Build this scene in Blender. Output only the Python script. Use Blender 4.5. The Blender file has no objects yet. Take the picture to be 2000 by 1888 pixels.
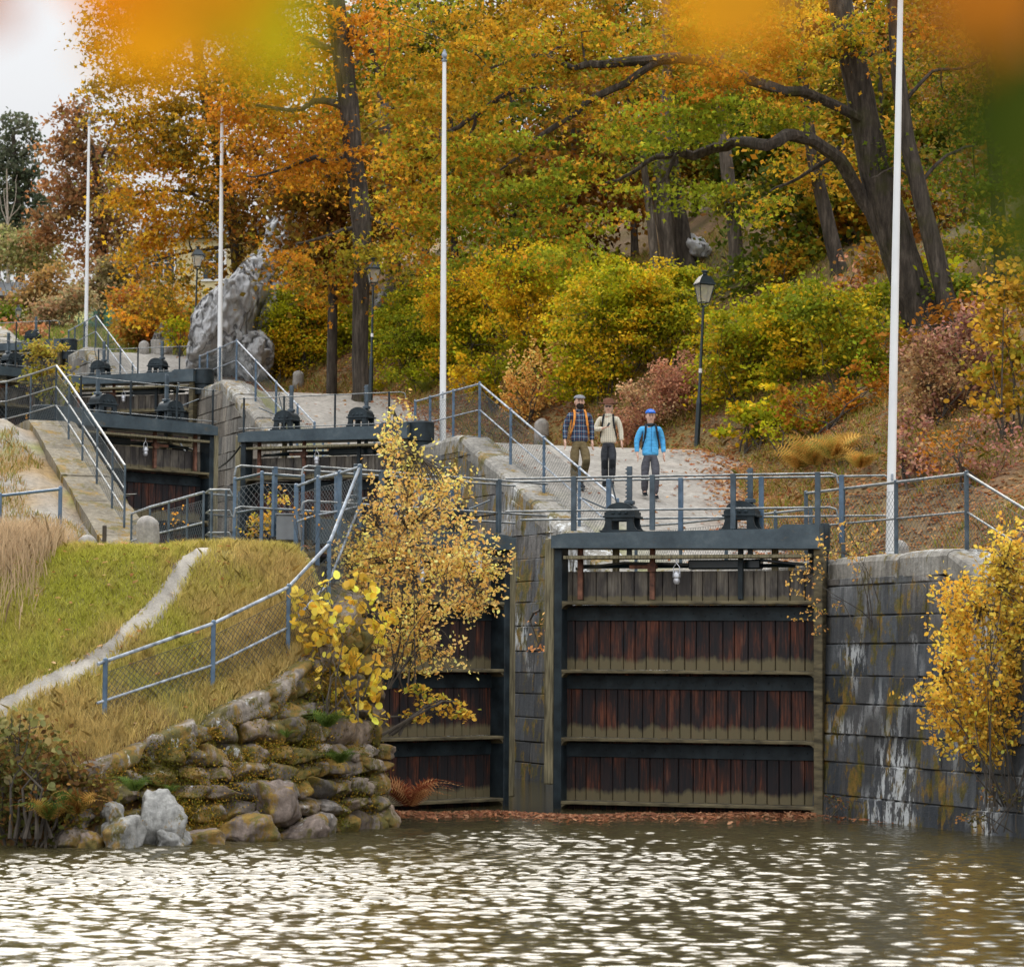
import bpy, bmesh, math, random
import numpy as np
from mathutils import Vector, Matrix, noise as mnoise

# ------------------------------------------------------------ camera, sky, sun, exposure
scene = bpy.context.scene
COL = scene.collection
HORIZ, FPX, CAMZ = 1290.0, 5300.0, 2.17          # horizon row, focal length in px of a 2000 px wide frame
PITCH = math.atan((HORIZ - 944.0) / FPX)
ROLL = math.radians(0.35)
cp, sp, cr, sr = math.cos(PITCH), math.sin(PITCH), math.cos(ROLL), math.sin(ROLL)
CF = np.array([0, cp, sp]); CU0 = np.array([0, -sp, cp]); CR0 = np.array([1.0, 0, 0])
CR = cr * CR0 + sr * CU0; CU = cr * CU0 - sr * CR0
CAM = np.array([0, 0, CAMZ])
cam_data = bpy.data.cameras.new('camera'); cam = bpy.data.objects.new('camera', cam_data); COL.objects.link(cam)
cam.matrix_world = Matrix(((CR[0], CU[0], -CF[0], 0), (CR[1], CU[1], -CF[1], 0), (CR[2], CU[2], -CF[2], CAMZ), (0, 0, 0, 1)))
cam_data.sensor_width = 36; cam_data.lens = 36 * FPX / 2000; cam_data.clip_start = 0.1; cam_data.clip_end = 2000
cam_data.dof.use_dof = True; cam_data.dof.focus_distance = 44; cam_data.dof.aperture_fstop = 4.0
scene.camera = cam

SUN_EL, SUN_AZ = 42.0, -11.0     # the veiled sun stands ahead and to the left of the view (azimuth from +Y, negative = left)
world = bpy.data.worlds.new('World'); scene.world = world; world.use_nodes = True
wn = world.node_tree.nodes; wl = world.node_tree.links; wn.clear()
sky = wn.new('ShaderNodeTexSky'); sky.sky_type = 'NISHITA'; sky.sun_disc = False
sky.sun_elevation = math.radians(SUN_EL); sky.sun_rotation = math.radians(SUN_AZ)
sky.air_density = 1.0; sky.dust_density = 4.0; sky.ozone_density = 1.0
tc = wn.new('ShaderNodeTexCoord'); mp = wn.new('ShaderNodeMapping'); mp.inputs['Scale'].default_value = (1.5, 1.5, 4)
cn = wn.new('ShaderNodeTexNoise'); cn.inputs['Scale'].default_value = 1.6; cn.inputs['Detail'].default_value = 4
cc = wn.new('ShaderNodeValToRGB'); cc.color_ramp.elements[0].color = (11.0, 11.6, 12.4, 1); cc.color_ramp.elements[1].color = (12.6, 12.8, 13.1, 1)
cc.color_ramp.elements[0].position = .3; cc.color_ramp.elements[1].position = .7
sepz = wn.new('ShaderNodeSeparateXYZ'); ov = wn.new('ShaderNodeMath'); ov.operation = 'MULTIPLY_ADD'; ov.use_clamp = True   # overcast: zenith brighter than horizon
ov.inputs[1].default_value = .62
fr_ = wn.new('ShaderNodeMath'); fr_.operation = 'MULTIPLY_ADD'; fr_.inputs[1].default_value = -.14; fr_.inputs[2].default_value = .31   # invented gradient: sky dimmer ahead, brighter behind the viewpoint to add front light
mul = wn.new('ShaderNodeMixRGB'); mul.blend_type = 'MULTIPLY'; mul.inputs[0].default_value = 1
mx = wn.new('ShaderNodeMixRGB'); mx.inputs[0].default_value = 0.95
bg = wn.new('ShaderNodeBackground'); bg.inputs['Strength'].default_value = 0.1
wo = wn.new('ShaderNodeOutputWorld')
wl.new(tc.outputs['Generated'], mp.inputs['Vector']); wl.new(mp.outputs[0], cn.inputs['Vector']); wl.new(cn.outputs['Fac'], cc.inputs[0])
wl.new(tc.outputs['Generated'], sepz.inputs[0]); wl.new(sepz.outputs[2], ov.inputs[0]); wl.new(sepz.outputs[1], fr_.inputs[0]); wl.new(fr_.outputs[0], ov.inputs[2]); wl.new(cc.outputs[0], mul.inputs[1]); wl.new(ov.outputs[0], mul.inputs[2])
wl.new(sky.outputs[0], mx.inputs[1]); wl.new(mul.outputs[0], mx.inputs[2]); wl.new(mx.outputs[0], bg.inputs[0]); wl.new(bg.outputs[0], wo.inputs[0])
sun_d = bpy.data.lights.new('sun', 'SUN'); sun_d.energy = 1.5; sun_d.angle = math.radians(46); sun_d.color = (1, .93, .82)
sun = bpy.data.objects.new('sun', sun_d); COL.objects.link(sun)
_az = math.radians(SUN_AZ)
sdir = Vector((math.sin(_az) * math.cos(math.radians(SUN_EL)), math.cos(_az) * math.cos(math.radians(SUN_EL)), math.sin(math.radians(SUN_EL))))
sun.rotation_euler = (-sdir).to_track_quat('-Z', 'Y').to_euler()
vs = scene.view_settings; vs.view_transform = 'Standard'; vs.look = 'None'; vs.exposure = 1.08; vs.gamma = 1
scene.cycles.max_bounces = 6; scene.cycles.diffuse_bounces = 3; scene.cycles.transmission_bounces = 4; scene.cycles.transparent_max_bounces = 6
scene.cycles.caustics_reflective = False; scene.cycles.caustics_refractive = False

rng = np.random.default_rng(11); random.seed(5)

# ------------------------------------------------------------ projection and lock coordinates
def ray(px, py):
    d = CF + (px - 1000) / FPX * CR + (944 - py) / FPX * CU
    return d / d[1]
def P(px, py, depth): return CAM + ray(px, py) * depth
def proj(p):
    q = np.asarray(p, float) - CAM
    z = q @ CF
    return 1000 + FPX * (q @ CR) / z, 944 - FPX * (q @ CU) / z
R0 = np.array([4.6, 39.2]); AX = np.array([-.35, .937]); CX = np.array([.937, .35])
def L(t, v, z=0.0):
    p = R0 + AX * t + CX * v
    return np.array([p[0], p[1], z])
def TV(x, y):
    dx, dy = x - R0[0], y - R0[1]
    return dx * AX[0] + dy * AX[1], dx * CX[0] + dy * CX[1]
def sm(a, b, x):
    k = np.clip((x - a) / (b - a), 0, 1); return k * k * (3 - 2 * k)

# profile of the coping along the lock flight
PT = [(-30, .3), (-12.2, .3), (-3.4, 3.68), (8.2, 3.68), (16.1, 6.68), (27.5, 6.68), (35.4, 9.65), (46.5, 9.65), (53.9, 12.5), (65, 12.5), (72.5, 15.3), (140, 15.3)]
def prof(t): return np.interp(t, [p[0] for p in PT], [p[1] for p in PT])
PP = [(-30, .4), (-12.2, .5), (-4, 3.5), (6, 3.72), (8.5, 4.05), (11.8, 5.12), (14.1, 5.62), (18.8, 6.8), (26, 6.95), (29, 7.4), (36.5, 9.5), (45, 9.8), (55.8, 12.6), (66, 12.9), (76, 15.4), (140, 24)]
def pathz(t): return np.interp(t, [p[0] for p in PP], [p[1] for p in PP])
VE = [(-30, 2.2), (-4, 2.3), (0, 3.0), (10, 4.0), (18, 7.0), (26, 5.6), (36, 5.6), (56, 5.0), (70, 6.5), (140, 9)]
def vedge(t): return np.interp(t, [p[0] for p in VE], [p[1] for p in VE])

# value noise (vectorised)
_tab = np.random.default_rng(3).random(4096)
def vnoise(x, y, z=0.0):
    x, y, z = np.broadcast_arrays(np.asarray(x, float), np.asarray(y, float), np.asarray(z, float))
    xi, yi, zi = np.floor(x).astype(np.int64), np.floor(y).astype(np.int64), np.floor(z).astype(np.int64)
    fx, fy, fz = x - xi, y - yi, z - zi
    fx, fy, fz = fx*fx*(3-2*fx), fy*fy*(3-2*fy), fz*fz*(3-2*fz)
    def h(i, j, k): return _tab[(i * 73856093 ^ j * 19349663 ^ k * 83492791) & 4095]
    r = 0
    for a in (0, 1):
        for b in (0, 1):
            for c in (0, 1):
                w = (fx if a else 1 - fx) * (fy if b else 1 - fy) * (fz if c else 1 - fz)
                r = r + w * h(xi + a, yi + b, zi + c)
    return r * 2 - 1
def fbm(x, y, z=0.0, o=4, g=.5):
    s, a, f = 0, 1, 1
    for i in range(o):
        s = s + a * vnoise(np.asarray(x) * f + 17 * i, np.asarray(y) * f + 5 * i, np.asarray(z) * f); a *= g; f *= 2.03
    return s

def zright(t, v):
    t, v = np.asarray(t, float), np.asarray(v, float)
    pr, pa = prof(t), pathz(t)
    z = pr - .03 + (pa - pr + .03) * sm(.55, 1.6, v)
    z = np.minimum(z, np.where(v < .6, pr - .03, 99))
    d = np.maximum(0, v - vedge(t))
    steep = np.interp(t, [-10, 0, 14, 24, 60, 75], [.35, .5, .62, .6, .5, .28])
    z = z + steep * d * sm(0, 1.6, d) + np.where(d > 0, fbm(t * .35, v * .35) * .35 * sm(0, 4, d), 0)
    return z + fbm(t * .5, v * .5, 3.) * .03

WT = np.array([(-30, 31.4, .95), (-8, 31.7, .95), (-4.75, 32.2, 1.05), (-3.73, 33.5, 1.52), (-2.9, 34.6, 1.98), (-2.45, 35.35, 2.5), (-2.1, 36.0, 3.1), (-1.75, 36.5, 3.6), (5, 36.6, 3.6)])
def zleft(x, y):
    x, y = np.asarray(x, float), np.asarray(y, float)
    t, v = TV(x, y)
    plat = prof(t + .15) - .05
    wy = np.interp(x, WT[:, 0], WT[:, 1]); wz = np.interp(x, WT[:, 0], WT[:, 2])
    d = y - wy
    fr = np.where(d > 0, wz + .78 * d, wz + 3.2 * d)
    fr = np.where(x < -4.6, np.where(d > 0, fr, wz + 2.2 * d), fr)
    k = .35
    hh = np.clip(.5 + .5 * (plat - fr) / k, 0, 1)
    z = plat * (1 - hh) + fr * hh - k * hh * (1 - hh)
    z = z + fbm(x * .8, y * .8, 1.) * .07 * sm(0, 1.5, d) + fbm(x * .15, y * .15, 4.) * .25 * sm(-12, -20, v) * 1.0
    z = z - .16 * sm(-9.1, -8.85, v) * sm(1.0, 1.6, t)
    return z
def ground(x, y):
    t, v = TV(x, y)
    return np.where(v > 0, zright(t, v), np.where(v < -7.6, zleft(x, y), -1.0))
def hit(px, py, d0=30, d1=220, side=None):
    r = ray(px, py)
    D = np.arange(d0, d1, .05)
    X, Y, Z = r[0] * D, r[1] * D, CAMZ + r[2] * D
    g = ground(X, Y)
    t, v = TV(X, Y)
    ok = Z < g
    if side == 'R': ok &= v > .3
    if side == 'L': ok &= v < -7.6
    i = int(np.argmax(ok))
    if not ok[i]: return P(px, py, 60)
    return np.array([X[i], Y[i], float(g[i])])

# ------------------------------------------------------------ object helpers
def tag(o, label=None, cat=None, group=None, kind=None):
    if label: o['label'] = label
    if cat: o['category'] = cat
    if group: o['group'] = group
    if kind: o['kind'] = kind
    return o
def empty(name, loc=(0, 0, 0), rz=0.0, parent=None):
    o = bpy.data.objects.new(name, None); COL.objects.link(o)
    o.location = Vector(loc); o.rotation_euler = (0, 0, rz); o.empty_display_size = .2
    if parent: o.parent = parent
    return o
def thing(name, label, cat, loc=(0, 0, 0), rz=0.0, group=None): return tag(empty(name, loc, rz), label, cat, group)
def copy_tree(o, parent=None):
    c = o.copy(); COL.objects.link(c)
    if parent: c.parent = parent
    for ch in list(o.children): copy_tree(ch, c)
    return c
def mesh_np(name, V, F, mat, parent=None, smooth=False, col=None):
    """V (n,3), F (m,k) all faces of the same size, or a list of faces"""
    me = bpy.data.meshes.new(name)
    V = np.ascontiguousarray(V, np.float32)
    if isinstance(F, np.ndarray):
        m, k = F.shape
        me.vertices.add(len(V)); me.vertices.foreach_set('co', V.ravel())
        me.loops.add(m * k); me.loops.foreach_set('vertex_index', F.astype(np.int32).ravel())
        me.polygons.add(m); me.polygons.foreach_set('loop_start', np.arange(0, m * k, k, dtype=np.int32))
        me.polygons.foreach_set('loop_total', np.full(m, k, np.int32))
        me.update(calc_edges=True)
    else:
        me.from_pydata([tuple(map(float, v)) for v in V], [], [tuple(map(int, f)) for f in F]); me.update()
    if col is not None:
        ca = me.color_attributes.new('Col', 'FLOAT_COLOR', 'POINT')
        c4 = np.ones((len(V), 4), np.float32); c4[:, :3] = col
        ca.data.foreach_set('color', c4.ravel())
    if smooth: me.polygons.foreach_set('use_smooth', np.ones(len(me.polygons), bool))
    me.materials.append(mat)
    o = bpy.data.objects.new(name, me); COL.objects.link(o)
    if parent: o.parent = parent
    return o
class MB:
    def __init__(s): s.v = []; s.f = []
    def add(s, vs, fs):
        n = len(s.v); s.v += [tuple(map(float, q)) for q in vs]; s.f += [tuple(i + n for i in f) for f in fs]; return s
    def box(s, c, d, R=None, bev=0.0):
        x, y, z = [q / 2 for q in d]
        if bev <= 0 or bev * 2.2 > min(d):
            vs = [(-x,-y,-z),(x,-y,-z),(x,y,-z),(-x,y,-z),(-x,-y,z),(x,-y,z),(x,y,z),(-x,y,z)]
            fs = [(0,3,2,1),(4,5,6,7),(0,1,5,4),(1,2,6,5),(2,3,7,6),(3,0,4,7)]
        else:
            b = bev; vs = []; fs = []
            for sx in (-1, 1):
                for sy in (-1, 1):
                    for sz in (-1, 1):
                        vs += [(sx*x, sy*(y-b), sz*(z-b)), (sx*(x-b), sy*y, sz*(z-b)), (sx*(x-b), sy*(y-b), sz*z)]
            def I(sx, sy, sz, k): return ((sx > 0) * 4 + (sy > 0) * 2 + (sz > 0)) * 3 + k
            for sgn in (-1, 1):
                q = [I(sgn,-1,-1,0), I(sgn,1,-1,0), I(sgn,1,1,0), I(sgn,-1,1,0)]; fs.append(q if sgn > 0 else q[::-1])
                q = [I(-1,sgn,-1,1), I(-1,sgn,1,1), I(1,sgn,1,1), I(1,sgn,-1,1)]; fs.append(q if sgn > 0 else q[::-1])
                q = [I(-1,-1,sgn,2), I(1,-1,sgn,2), I(1,1,sgn,2), I(-1,1,sgn,2)]; fs.append(q if sgn > 0 else q[::-1])
            for a in (-1, 1):
                for h in (-1, 1):
                    fs.append([I(a,h,-1,0), I(a,h,-1,1), I(a,h,1,1), I(a,h,1,0)])
                    fs.append([I(a,-1,h,0), I(a,-1,h,2), I(a,1,h,2), I(a,1,h,0)])
                    fs.append([I(-1,a,h,1), I(-1,a,h,2), I(1,a,h,2), I(1,a,h,1)])
                    for e in (-1, 1): fs.append([I(a,h,e,0), I(a,h,e,1), I(a,h,e,2)])
        out = []
        for q in vs:
            q = Vector(q)
            if R is not None: q = R @ q
            out.append((q[0] + c[0], q[1] + c[1], q[2] + c[2]))
        return s.add(out, fs)
    def bar(s, a, b, w, h, bev=0.0):
        a, b = Vector(a), Vector(b); d = b - a
        ln = d.length
        x = d.normalized(); up = Vector((0, 0, 1)) if abs(x.z) < .98 else Vector((0, 1, 0))
        y = up.cross(x).normalized(); z = x.cross(y)
        R = Matrix((x, y, z)).transposed()
        return s.box((a + b) / 2, (ln, w, h), R, bev)
    def tube(s, pts, r, seg=8, cap=True, jit=0.0):
        pts = [Vector(p) for p in pts]; n = len(pts)
        rs = r if hasattr(r, '__len__') else [r] * n
        vs = []; prev = None
        for i, p in enumerate(pts):
            d = (pts[min(i + 1, n - 1)] - pts[max(i - 1, 0)])
            if d.length < 1e-9: d = Vector((0, 0, 1))
            d.normalize()
            if prev is None:
                u = Vector((0, 0, 1)) if abs(d.z) < .9 else Vector((1, 0, 0))
                u = (u - d * u.dot(d)).normalized()
            else:
                u = (prev - d * prev.dot(d))
                u = u.normalized() if u.length > 1e-6 else d.orthogonal().normalized()
            prev = u; w = d.cross(u)
            for k in range(seg):
                a = 2 * math.pi * k / seg; rr = rs[i] * (1 + (random.uniform(-jit, jit) if jit else 0))
                vs.append(p + u * math.cos(a) * rr + w * math.sin(a) * rr)
        fs = []
        for i in range(n - 1):
            for k in range(seg):
                k2 = (k + 1) % seg
                fs.append((i*seg+k, i*seg+k2, (i+1)*seg+k2, (i+1)*seg+k))
        if cap:
            fs.append(tuple(range(seg))[::-1]); fs.append(tuple(range((n-1)*seg, n*seg)))
        return s.add(vs, fs)
    def lathe(s, prof_, seg=16, c=(0, 0, 0), sq=None):
        vs = []
        for r, z in prof_:
            for k in range(seg):
                a = 2 * math.pi * (k + .5) / seg
                vs.append((c[0] + r * math.cos(a), c[1] + r * math.sin(a), c[2] + z))
        fs = []
        for i in range(len(prof_) - 1):
            for k in range(seg):
                k2 = (k + 1) % seg
                fs.append((i*seg+k, i*seg+k2, (i+1)*seg+k2, (i+1)*seg+k))
        fs.append(tuple(range(seg))[::-1]); n = len(prof_); fs.append(tuple(range((n-1)*seg, n*seg)))
        return s.add(vs, fs)
    def prism(s, poly, y0, y1, o=(0, 0, 0)):
        """poly in x,z extruded along y"""
        n = len(poly)
        vs = [(o[0]+p[0], o[1]+y0, o[2]+p[1]) for p in poly] + [(o[0]+p[0], o[1]+y1, o[2]+p[1]) for p in poly]
        fs = [tuple(range(n)), tuple(range(2*n-1, n-1, -1))] + [(i+n, (i+1) % n + n, (i+1) % n, i) for i in range(n)]
        return s.add(vs, fs)
    def build(s, name, mat, parent=None, smooth=False):
        o = mesh_np(name, np.array(s.v), s.f, mat, parent)
        me = o.data; bm = bmesh.new(); bm.from_mesh(me); bmesh.ops.recalc_face_normals(bm, faces=bm.faces); bm.to_mesh(me); bm.free()
        if smooth:
            me.polygons.foreach_set('use_smooth', np.ones(len(me.polygons), bool))
            try: me.set_sharp_from_angle(angle=math.radians(40))
            except Exception: pass
        return o

# ------------------------------------------------------------ materials
def rgb(c): return (c[0], c[1], c[2], 1)
class NT:
    def __init__(s, name):
        s.m = bpy.data.materials.new(name); s.m.use_nodes = True; s.t = s.m.node_tree
        s.b = s.t.nodes['Principled BSDF']; s.out = s.t.nodes['Material Output']; s.co = None
    def n(s, typ, **kw):
        q = s.t.nodes.new('ShaderNode' + typ)
        for k, v in kw.items(): setattr(q, k, v)
        return q
    def l(s, a, b): s.t.links.new(a, b)
    def coord(s, scale=(1, 1, 1), rot=(0, 0, 0), kind='Object'):
        if s.co is None: s.co = s.n('TexCoord')
        q = s.n('Mapping'); q.inputs['Scale'].default_value = scale; q.inputs['Rotation'].default_value = rot
        s.l(s.co.outputs[kind], q.inputs['Vector']); return q.outputs[0]
    def noise(s, vec, scale, detail=4, rough=.55):
        q = s.n('TexNoise'); q.inputs['Scale'].default_value = scale; q.inputs['Detail'].default_value = detail; q.inputs['Roughness'].default_value = rough
        s.l(vec, q.inputs['Vector']); return q.outputs['Fac']
    def ramp(s, fac, stops, interp='LINEAR'):
        q = s.n('ValToRGB'); cr_ = q.color_ramp; cr_.interpolation = interp
        while len(cr_.elements) < len(stops): cr_.elements.new(.5)
        for e, (p, c) in zip(cr_.elements, stops):
            e.position = p; e.color = rgb(c) if hasattr(c, '__len__') else (c, c, c, 1)
        s.l(fac, q.inputs[0]); return q.outputs[0]
    def mix(s, fac, a, b, mode='MIX'):
        q = s.n('MixRGB', blend_type=mode)
        for i, x in enumerate((fac, a, b)):
            if hasattr(x, 'links') or isinstance(x, bpy.types.NodeSocket): s.l(x, q.inputs[i])
            else: q.inputs[i].default_value = x if i == 0 else rgb(x)
        return q.outputs[0]
    def math(s, op, a, b=None):
        q = s.n('Math', operation=op)
        for i, x in enumerate((a, b)):
            if x is None: continue
            if isinstance(x, bpy.types.NodeSocket): s.l(x, q.inputs[i])
            else: q.inputs[i].default_value = x
        return q.outputs[0]
    def bump(s, h, strength=.5, dist=.02):
        q = s.n('Bump'); q.inputs['Strength'].default_value = strength; q.inputs['Distance'].default_value = dist
        s.l(h, q.inputs['Height']); s.l(q.outputs[0], s.b.inputs['Normal'])
    def base(s, c):
        if isinstance(c, bpy.types.NodeSocket): s.l(c, s.b.inputs['Base Color'])
        else: s.b.inputs['Base Color'].default_value = rgb(c)
    def set(s, rough=.7, metal=0., spec=.5):
        s.b.inputs['Roughness'].default_value = rough; s.b.inputs['Metallic'].default_value = metal
        s.b.inputs['Specular IOR Level'].default_value = spec; return s
def simple(name, c, rough=.6, metal=0., var=.25, sc=6, bump=.0, c2=None, stretch=(1, 1, 1), spec=.5):
    s = NT(name); f = s.noise(s.coord(stretch), sc, 5)
    lo = tuple(q * (1 - var) for q in c); hi = tuple(min(1, q * (1 + var)) for q in (c2 or c))
    s.base(s.ramp(f, [(.3, lo), (.7, hi)])); s.set(rough, metal, spec)
    if bump: s.bump(s.noise(s.coord(stretch), sc * 6, 4), bump, .01)
    return s.m
def leafmat(name, trans=.35, rough=.5, attr='Col'):
    s = NT(name); a = s.n('VertexColor', layer_name=attr)
    s.base(a.outputs[0]); s.set(.75, 0, .12)
    tr = s.n('BsdfTranslucent'); s.l(a.outputs[0], tr.inputs[0])
    mxs = s.n('MixShader'); mxs.inputs[0].default_value = trans
    s.l(s.b.outputs[0], mxs.inputs[1]); s.l(tr.outputs[0], mxs.inputs[2]); s.l(mxs.outputs[0], s.out.inputs[0])
    return s.m
def vcolmat(name, rough=.9, nsc=12, namp=.35, bump=.4, bd=.03, bsc=20):
    s = NT(name); a = s.n('VertexColor', layer_name='Col')
    f = s.noise(s.coord(), nsc, 6, .65)
    g = s.ramp(f, [(.25, 1 - namp), (.75, 1 + namp)])
    s.base(s.mix(1.0, a.outputs[0], g, 'MULTIPLY')); s.set(rough, 0, .3)
    s.bump(s.noise(s.coord(), bsc, 6, .6), bump, bd)
    return s.m

def stonemat(name, dark, light, streak=.6, moss=.45, lime=.72, wetz=None, ochre=None):
    s = NT(name)
    big = s.noise(s.coord(), 1.1, 5, .6); st = s.noise(s.coord((5, 5, .35)), 2.2, 6, .65); fine = s.noise(s.coord(), 14, 6, .7)
    blk = s.n('VertexColor', layer_name='Col')
    c = s.ramp(big, [(.3, dark), (.7, light)])
    c = s.mix(s.ramp(st, [(.42, 0.), (.62, streak)]), c, tuple(q * .3 for q in dark))
    st2 = s.noise(s.coord((7, 7, .5)), 1.7, 5, .6)
    c = s.mix(s.ramp(st2, [(.58, 0.), (.72, .24)]), c, tuple(min(.6, q * 1.5) for q in light))
    c = s.mix(1.0, c, s.ramp(fine, [(.25, .6), (.75, 1.35)]), 'MULTIPLY')
    if wetz is not None:
        sep = s.n('SeparateXYZ'); s.l(s.coord(), sep.inputs[0])
        z = s.math('ADD', sep.outputs[2], s.math('MULTIPLY', s.noise(s.coord((3, 3, .3)), 1.5, 3), .9))
        mr = s.n('MapRange'); s.l(z, mr.inputs[0]); mr.inputs[1].default_value = wetz; mr.inputs[2].default_value = wetz + .5
        c = s.mix(mr.outputs[0], s.mix(.72, c, (.036, .042, .05)), c)
    c = s.mix(.9, c, blk.outputs[0], 'MULTIPLY')
    if moss < 1:
        mo = s.noise(s.coord((1, 1, .55)), 2.3, 8, .75)
        c = s.mix(s.ramp(mo, [(moss + .12, 0.), (moss + .17, .9)]), c, s.ramp(s.noise(s.coord(), 2.7, 8, .8), [(.35, (.045, .035, .008)), (.48, (.12, .10, .014)), (.56, (.24, .13, .02)), (.66, (.30, .21, .03))]))
    if lime < 1:
        li = s.noise(s.coord((2.6, 2.6, .8)), 3.1, 8, .75); lm = s.noise(s.coord(), .55, 2, .5)
        c = s.mix(s.math('MULTIPLY', s.ramp(li, [(lime - .14, 0.), (lime - .11, .9)]), s.ramp(lm, [(.53, 0.), (.63, 1.)])), c, (.62, .63, .62))
    s.base(c); s.set(.82, 0, .35)
    s.bump(s.noise(s.coord(), 22, 7, .7), .7, .025)
    return s.m

M = {}
M['wall_lower'] = stonemat('dark_wet_ashlar', (.10, .10, .10), (.27, .26, .245), wetz=3.15, moss=.395, lime=.64)
M['wall_upper'] = stonemat('pale_ashlar', (.15, .135, .115), (.30, .275, .235), streak=.65, moss=.57, lime=1)
M['coping'] = stonemat('coping_stone', (.19, .175, .15), (.38, .355, .31), streak=.4, moss=.40, lime=.66)
M['coping_left'] = stonemat('ochre_coping_stone', (.15, .125, .085), (.29, .25, .18), streak=.35, moss=.40, lime=1)
M['rubble'] = stonemat('rubble_stone', (.12, .10, .082), (.31, .26, .22), streak=.5, moss=.345, lime=.74)
M['boulder_white'] = stonemat('pale_boulder', (.20, .195, .18), (.44, .43, .40), streak=.45, moss=.39, lime=1)
M['steel'] = simple('blue_grey_steel', (.032, .055, .075), .42, .0, .35, 5, .1, c2=(.06, .085, .105))
M['steel_blue'] = simple('blue_painted_steel', (.055, .105, .165), .4, .0, .3, 6, .1, c2=(.09, .14, .2))
M['steel_dark'] = simple('dark_painted_steel', (.010, .016, .020), .55, 0, .4, 4, .1, c2=(.022, .032, .038), spec=.3)
M['rail'] = simple('weathered_rail', (.13, .17, .21), .45, .1, .5, 9, .05, c2=(.30, .33, .37))
M['rail_dark'] = simple('dull_rail', (.10, .12, .13), .4, .25, .4, 9, .05, c2=(.19, .2, .2))
M['wire'] = simple('chain_link_wire', (.07, .085, .09), .5, .3, .2, 9)
M['wire_grey'] = simple('galvanised_wire', (.16, .17, .17), .5, .3, .2, 9)
M['rust'] = simple('rusty_iron', (.11, .045, .03), .85, 0, .5, 9, .4, c2=(.17, .075, .045))
M['post_wood'] = simple('weathered_post_timber', (.10, .085, .045), .85, 0, .5, 4, .5, c2=(.24, .205, .12), stretch=(9, 9, .6))
M['white_paint'] = simple('white_pole_paint', (.76, .76, .75), .35, 0, .05, 3, .02)
M['lamp_black'] = simple('lamp_enamel', (.006, .016, .02), .28, 0, .3, 4)
M['granite'] = stonemat('bollard_granite', (.25, .225, .2), (.45, .42, .37), streak=.3, moss=.62, lime=.66)
M['skin'] = simple('skin', (.66, .40, .29), .5, 0, .1, 20)
def gatebeam():
    s = NT('gate_beam_steel'); f = s.noise(s.coord(), 2.4, 6, .7)
    c = s.ramp(f, [(.3, (.022, .037, .048)), (.55, (.055, .08, .095)), (.75, (.11, .135, .145))])
    r = s.noise(s.coord((1, 1, 2)), 2.1, 7, .75)
    c = s.mix(s.ramp(r, [(.58, 0.), (.66, .6)]), c, (.14, .10, .045)); s.base(c); s.set(.45, .0, .5)
    s.bump(s.noise(s.coord(), 20, 5), .25, .01); return s.m
M['beam'] = gatebeam()
def plankmat(name, red=True, pale=False, h0=0., h1=1.):
    s = NT(name); at = s.n('VertexColor', layer_name='Col')     # r: per plank random, g: height within panel
    sep = s.n('SeparateColor'); s.l(at.outputs[0], sep.inputs[0])
    grain = s.noise(s.coord((16, 16, .9)), 2.2, 6, .6); big = s.noise(s.coord((2.5, 2.5, .8)), 1.6, 4, .6)
    mixv = s.math('ADD', s.math('MULTIPLY', sep.outputs[0], .14), s.math('MULTIPLY', grain, .92))
    if pale: c = s.ramp(mixv, [(.25, (.062, .052, .042)), (.5, (.17, .145, .115)), (.8, (.30, .265, .215))])
    else: c = s.ramp(mixv, [(.3, (.012, .010, .010)), (.5, (.06, .024, .016)), (.62, (.17, .05, .025)), (.85, (.2, .13, .09))])
    c = s.mix(s.ramp(big, [(.33, 0.), (.55, .9)]), c, (.04, .035, .035) if pale else (.014, .016, .019))
    # damp pale algae band at the foot of every panel
    hh = s.math('ADD', sep.outputs[1], s.math('MULTIPLY', s.noise(s.coord((6, 6, 1)), 1.5, 3), -.24))
    c = s.mix(s.ramp(hh, [(.0, .85), (.085, .0)]), c, (.17, .14, .075))
    s.base(c); s.set(.75, 0, .3)
    s.bump(s.noise(s.coord((16, 16, .9)), 3, 6), .5, .01); return s.m
M['plank_red'] = plankmat('red_brown_planks'); M['plank_pale'] = plankmat('grey_weathered_planks', pale=True)
M['girder'] = simple('algae_stained_girder', (.075, .058, .03), .8, 0, .5, 4, .4, c2=(.13, .105, .055), stretch=(1, 1, 4))
M['ground'] = vcolmat('soil_and_turf', .95, 9, .4, .7, .04, 30)
M['gravel'] = vcolmat('gravel', .95, 45, .3, .6, .015, 90)
M['leaf'] = leafmat('leaf_tissue', .38)
M['grass'] = leafmat('grass_blade', .3, .6)
def barkmat(name='bark', g=1.):
    s = NT(name); f = s.noise(s.coord((5, 5, .8)), 2.2, 7, .65)
    c = s.ramp(f, [(.3, (.022*g, .018*g, .014*g)), (.55, (.08*g, .064*g, .05*g)), (.75, (.17*g, .14*g, .11*g))])
    m = s.noise(s.coord(), .9, 5, .65)
    c = s.mix(s.ramp(m, [(.55, 0.), (.68, .7)]), c, (.05, .05, .012)); s.base(c); s.set(.95, 0, .2)
    s.bump(s.noise(s.coord((6, 6, 1)), 4, 7, .7), 1., .06); return s.m
M['bark'] = barkmat(); M['bark_pale'] = barkmat('pale_bark_lichen', 1.8)
M['bark_dark'] = simple('dark_bark', (.032, .025, .018), .95, 0, .4, 5, .6, c2=(.075, .06, .045))
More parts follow.
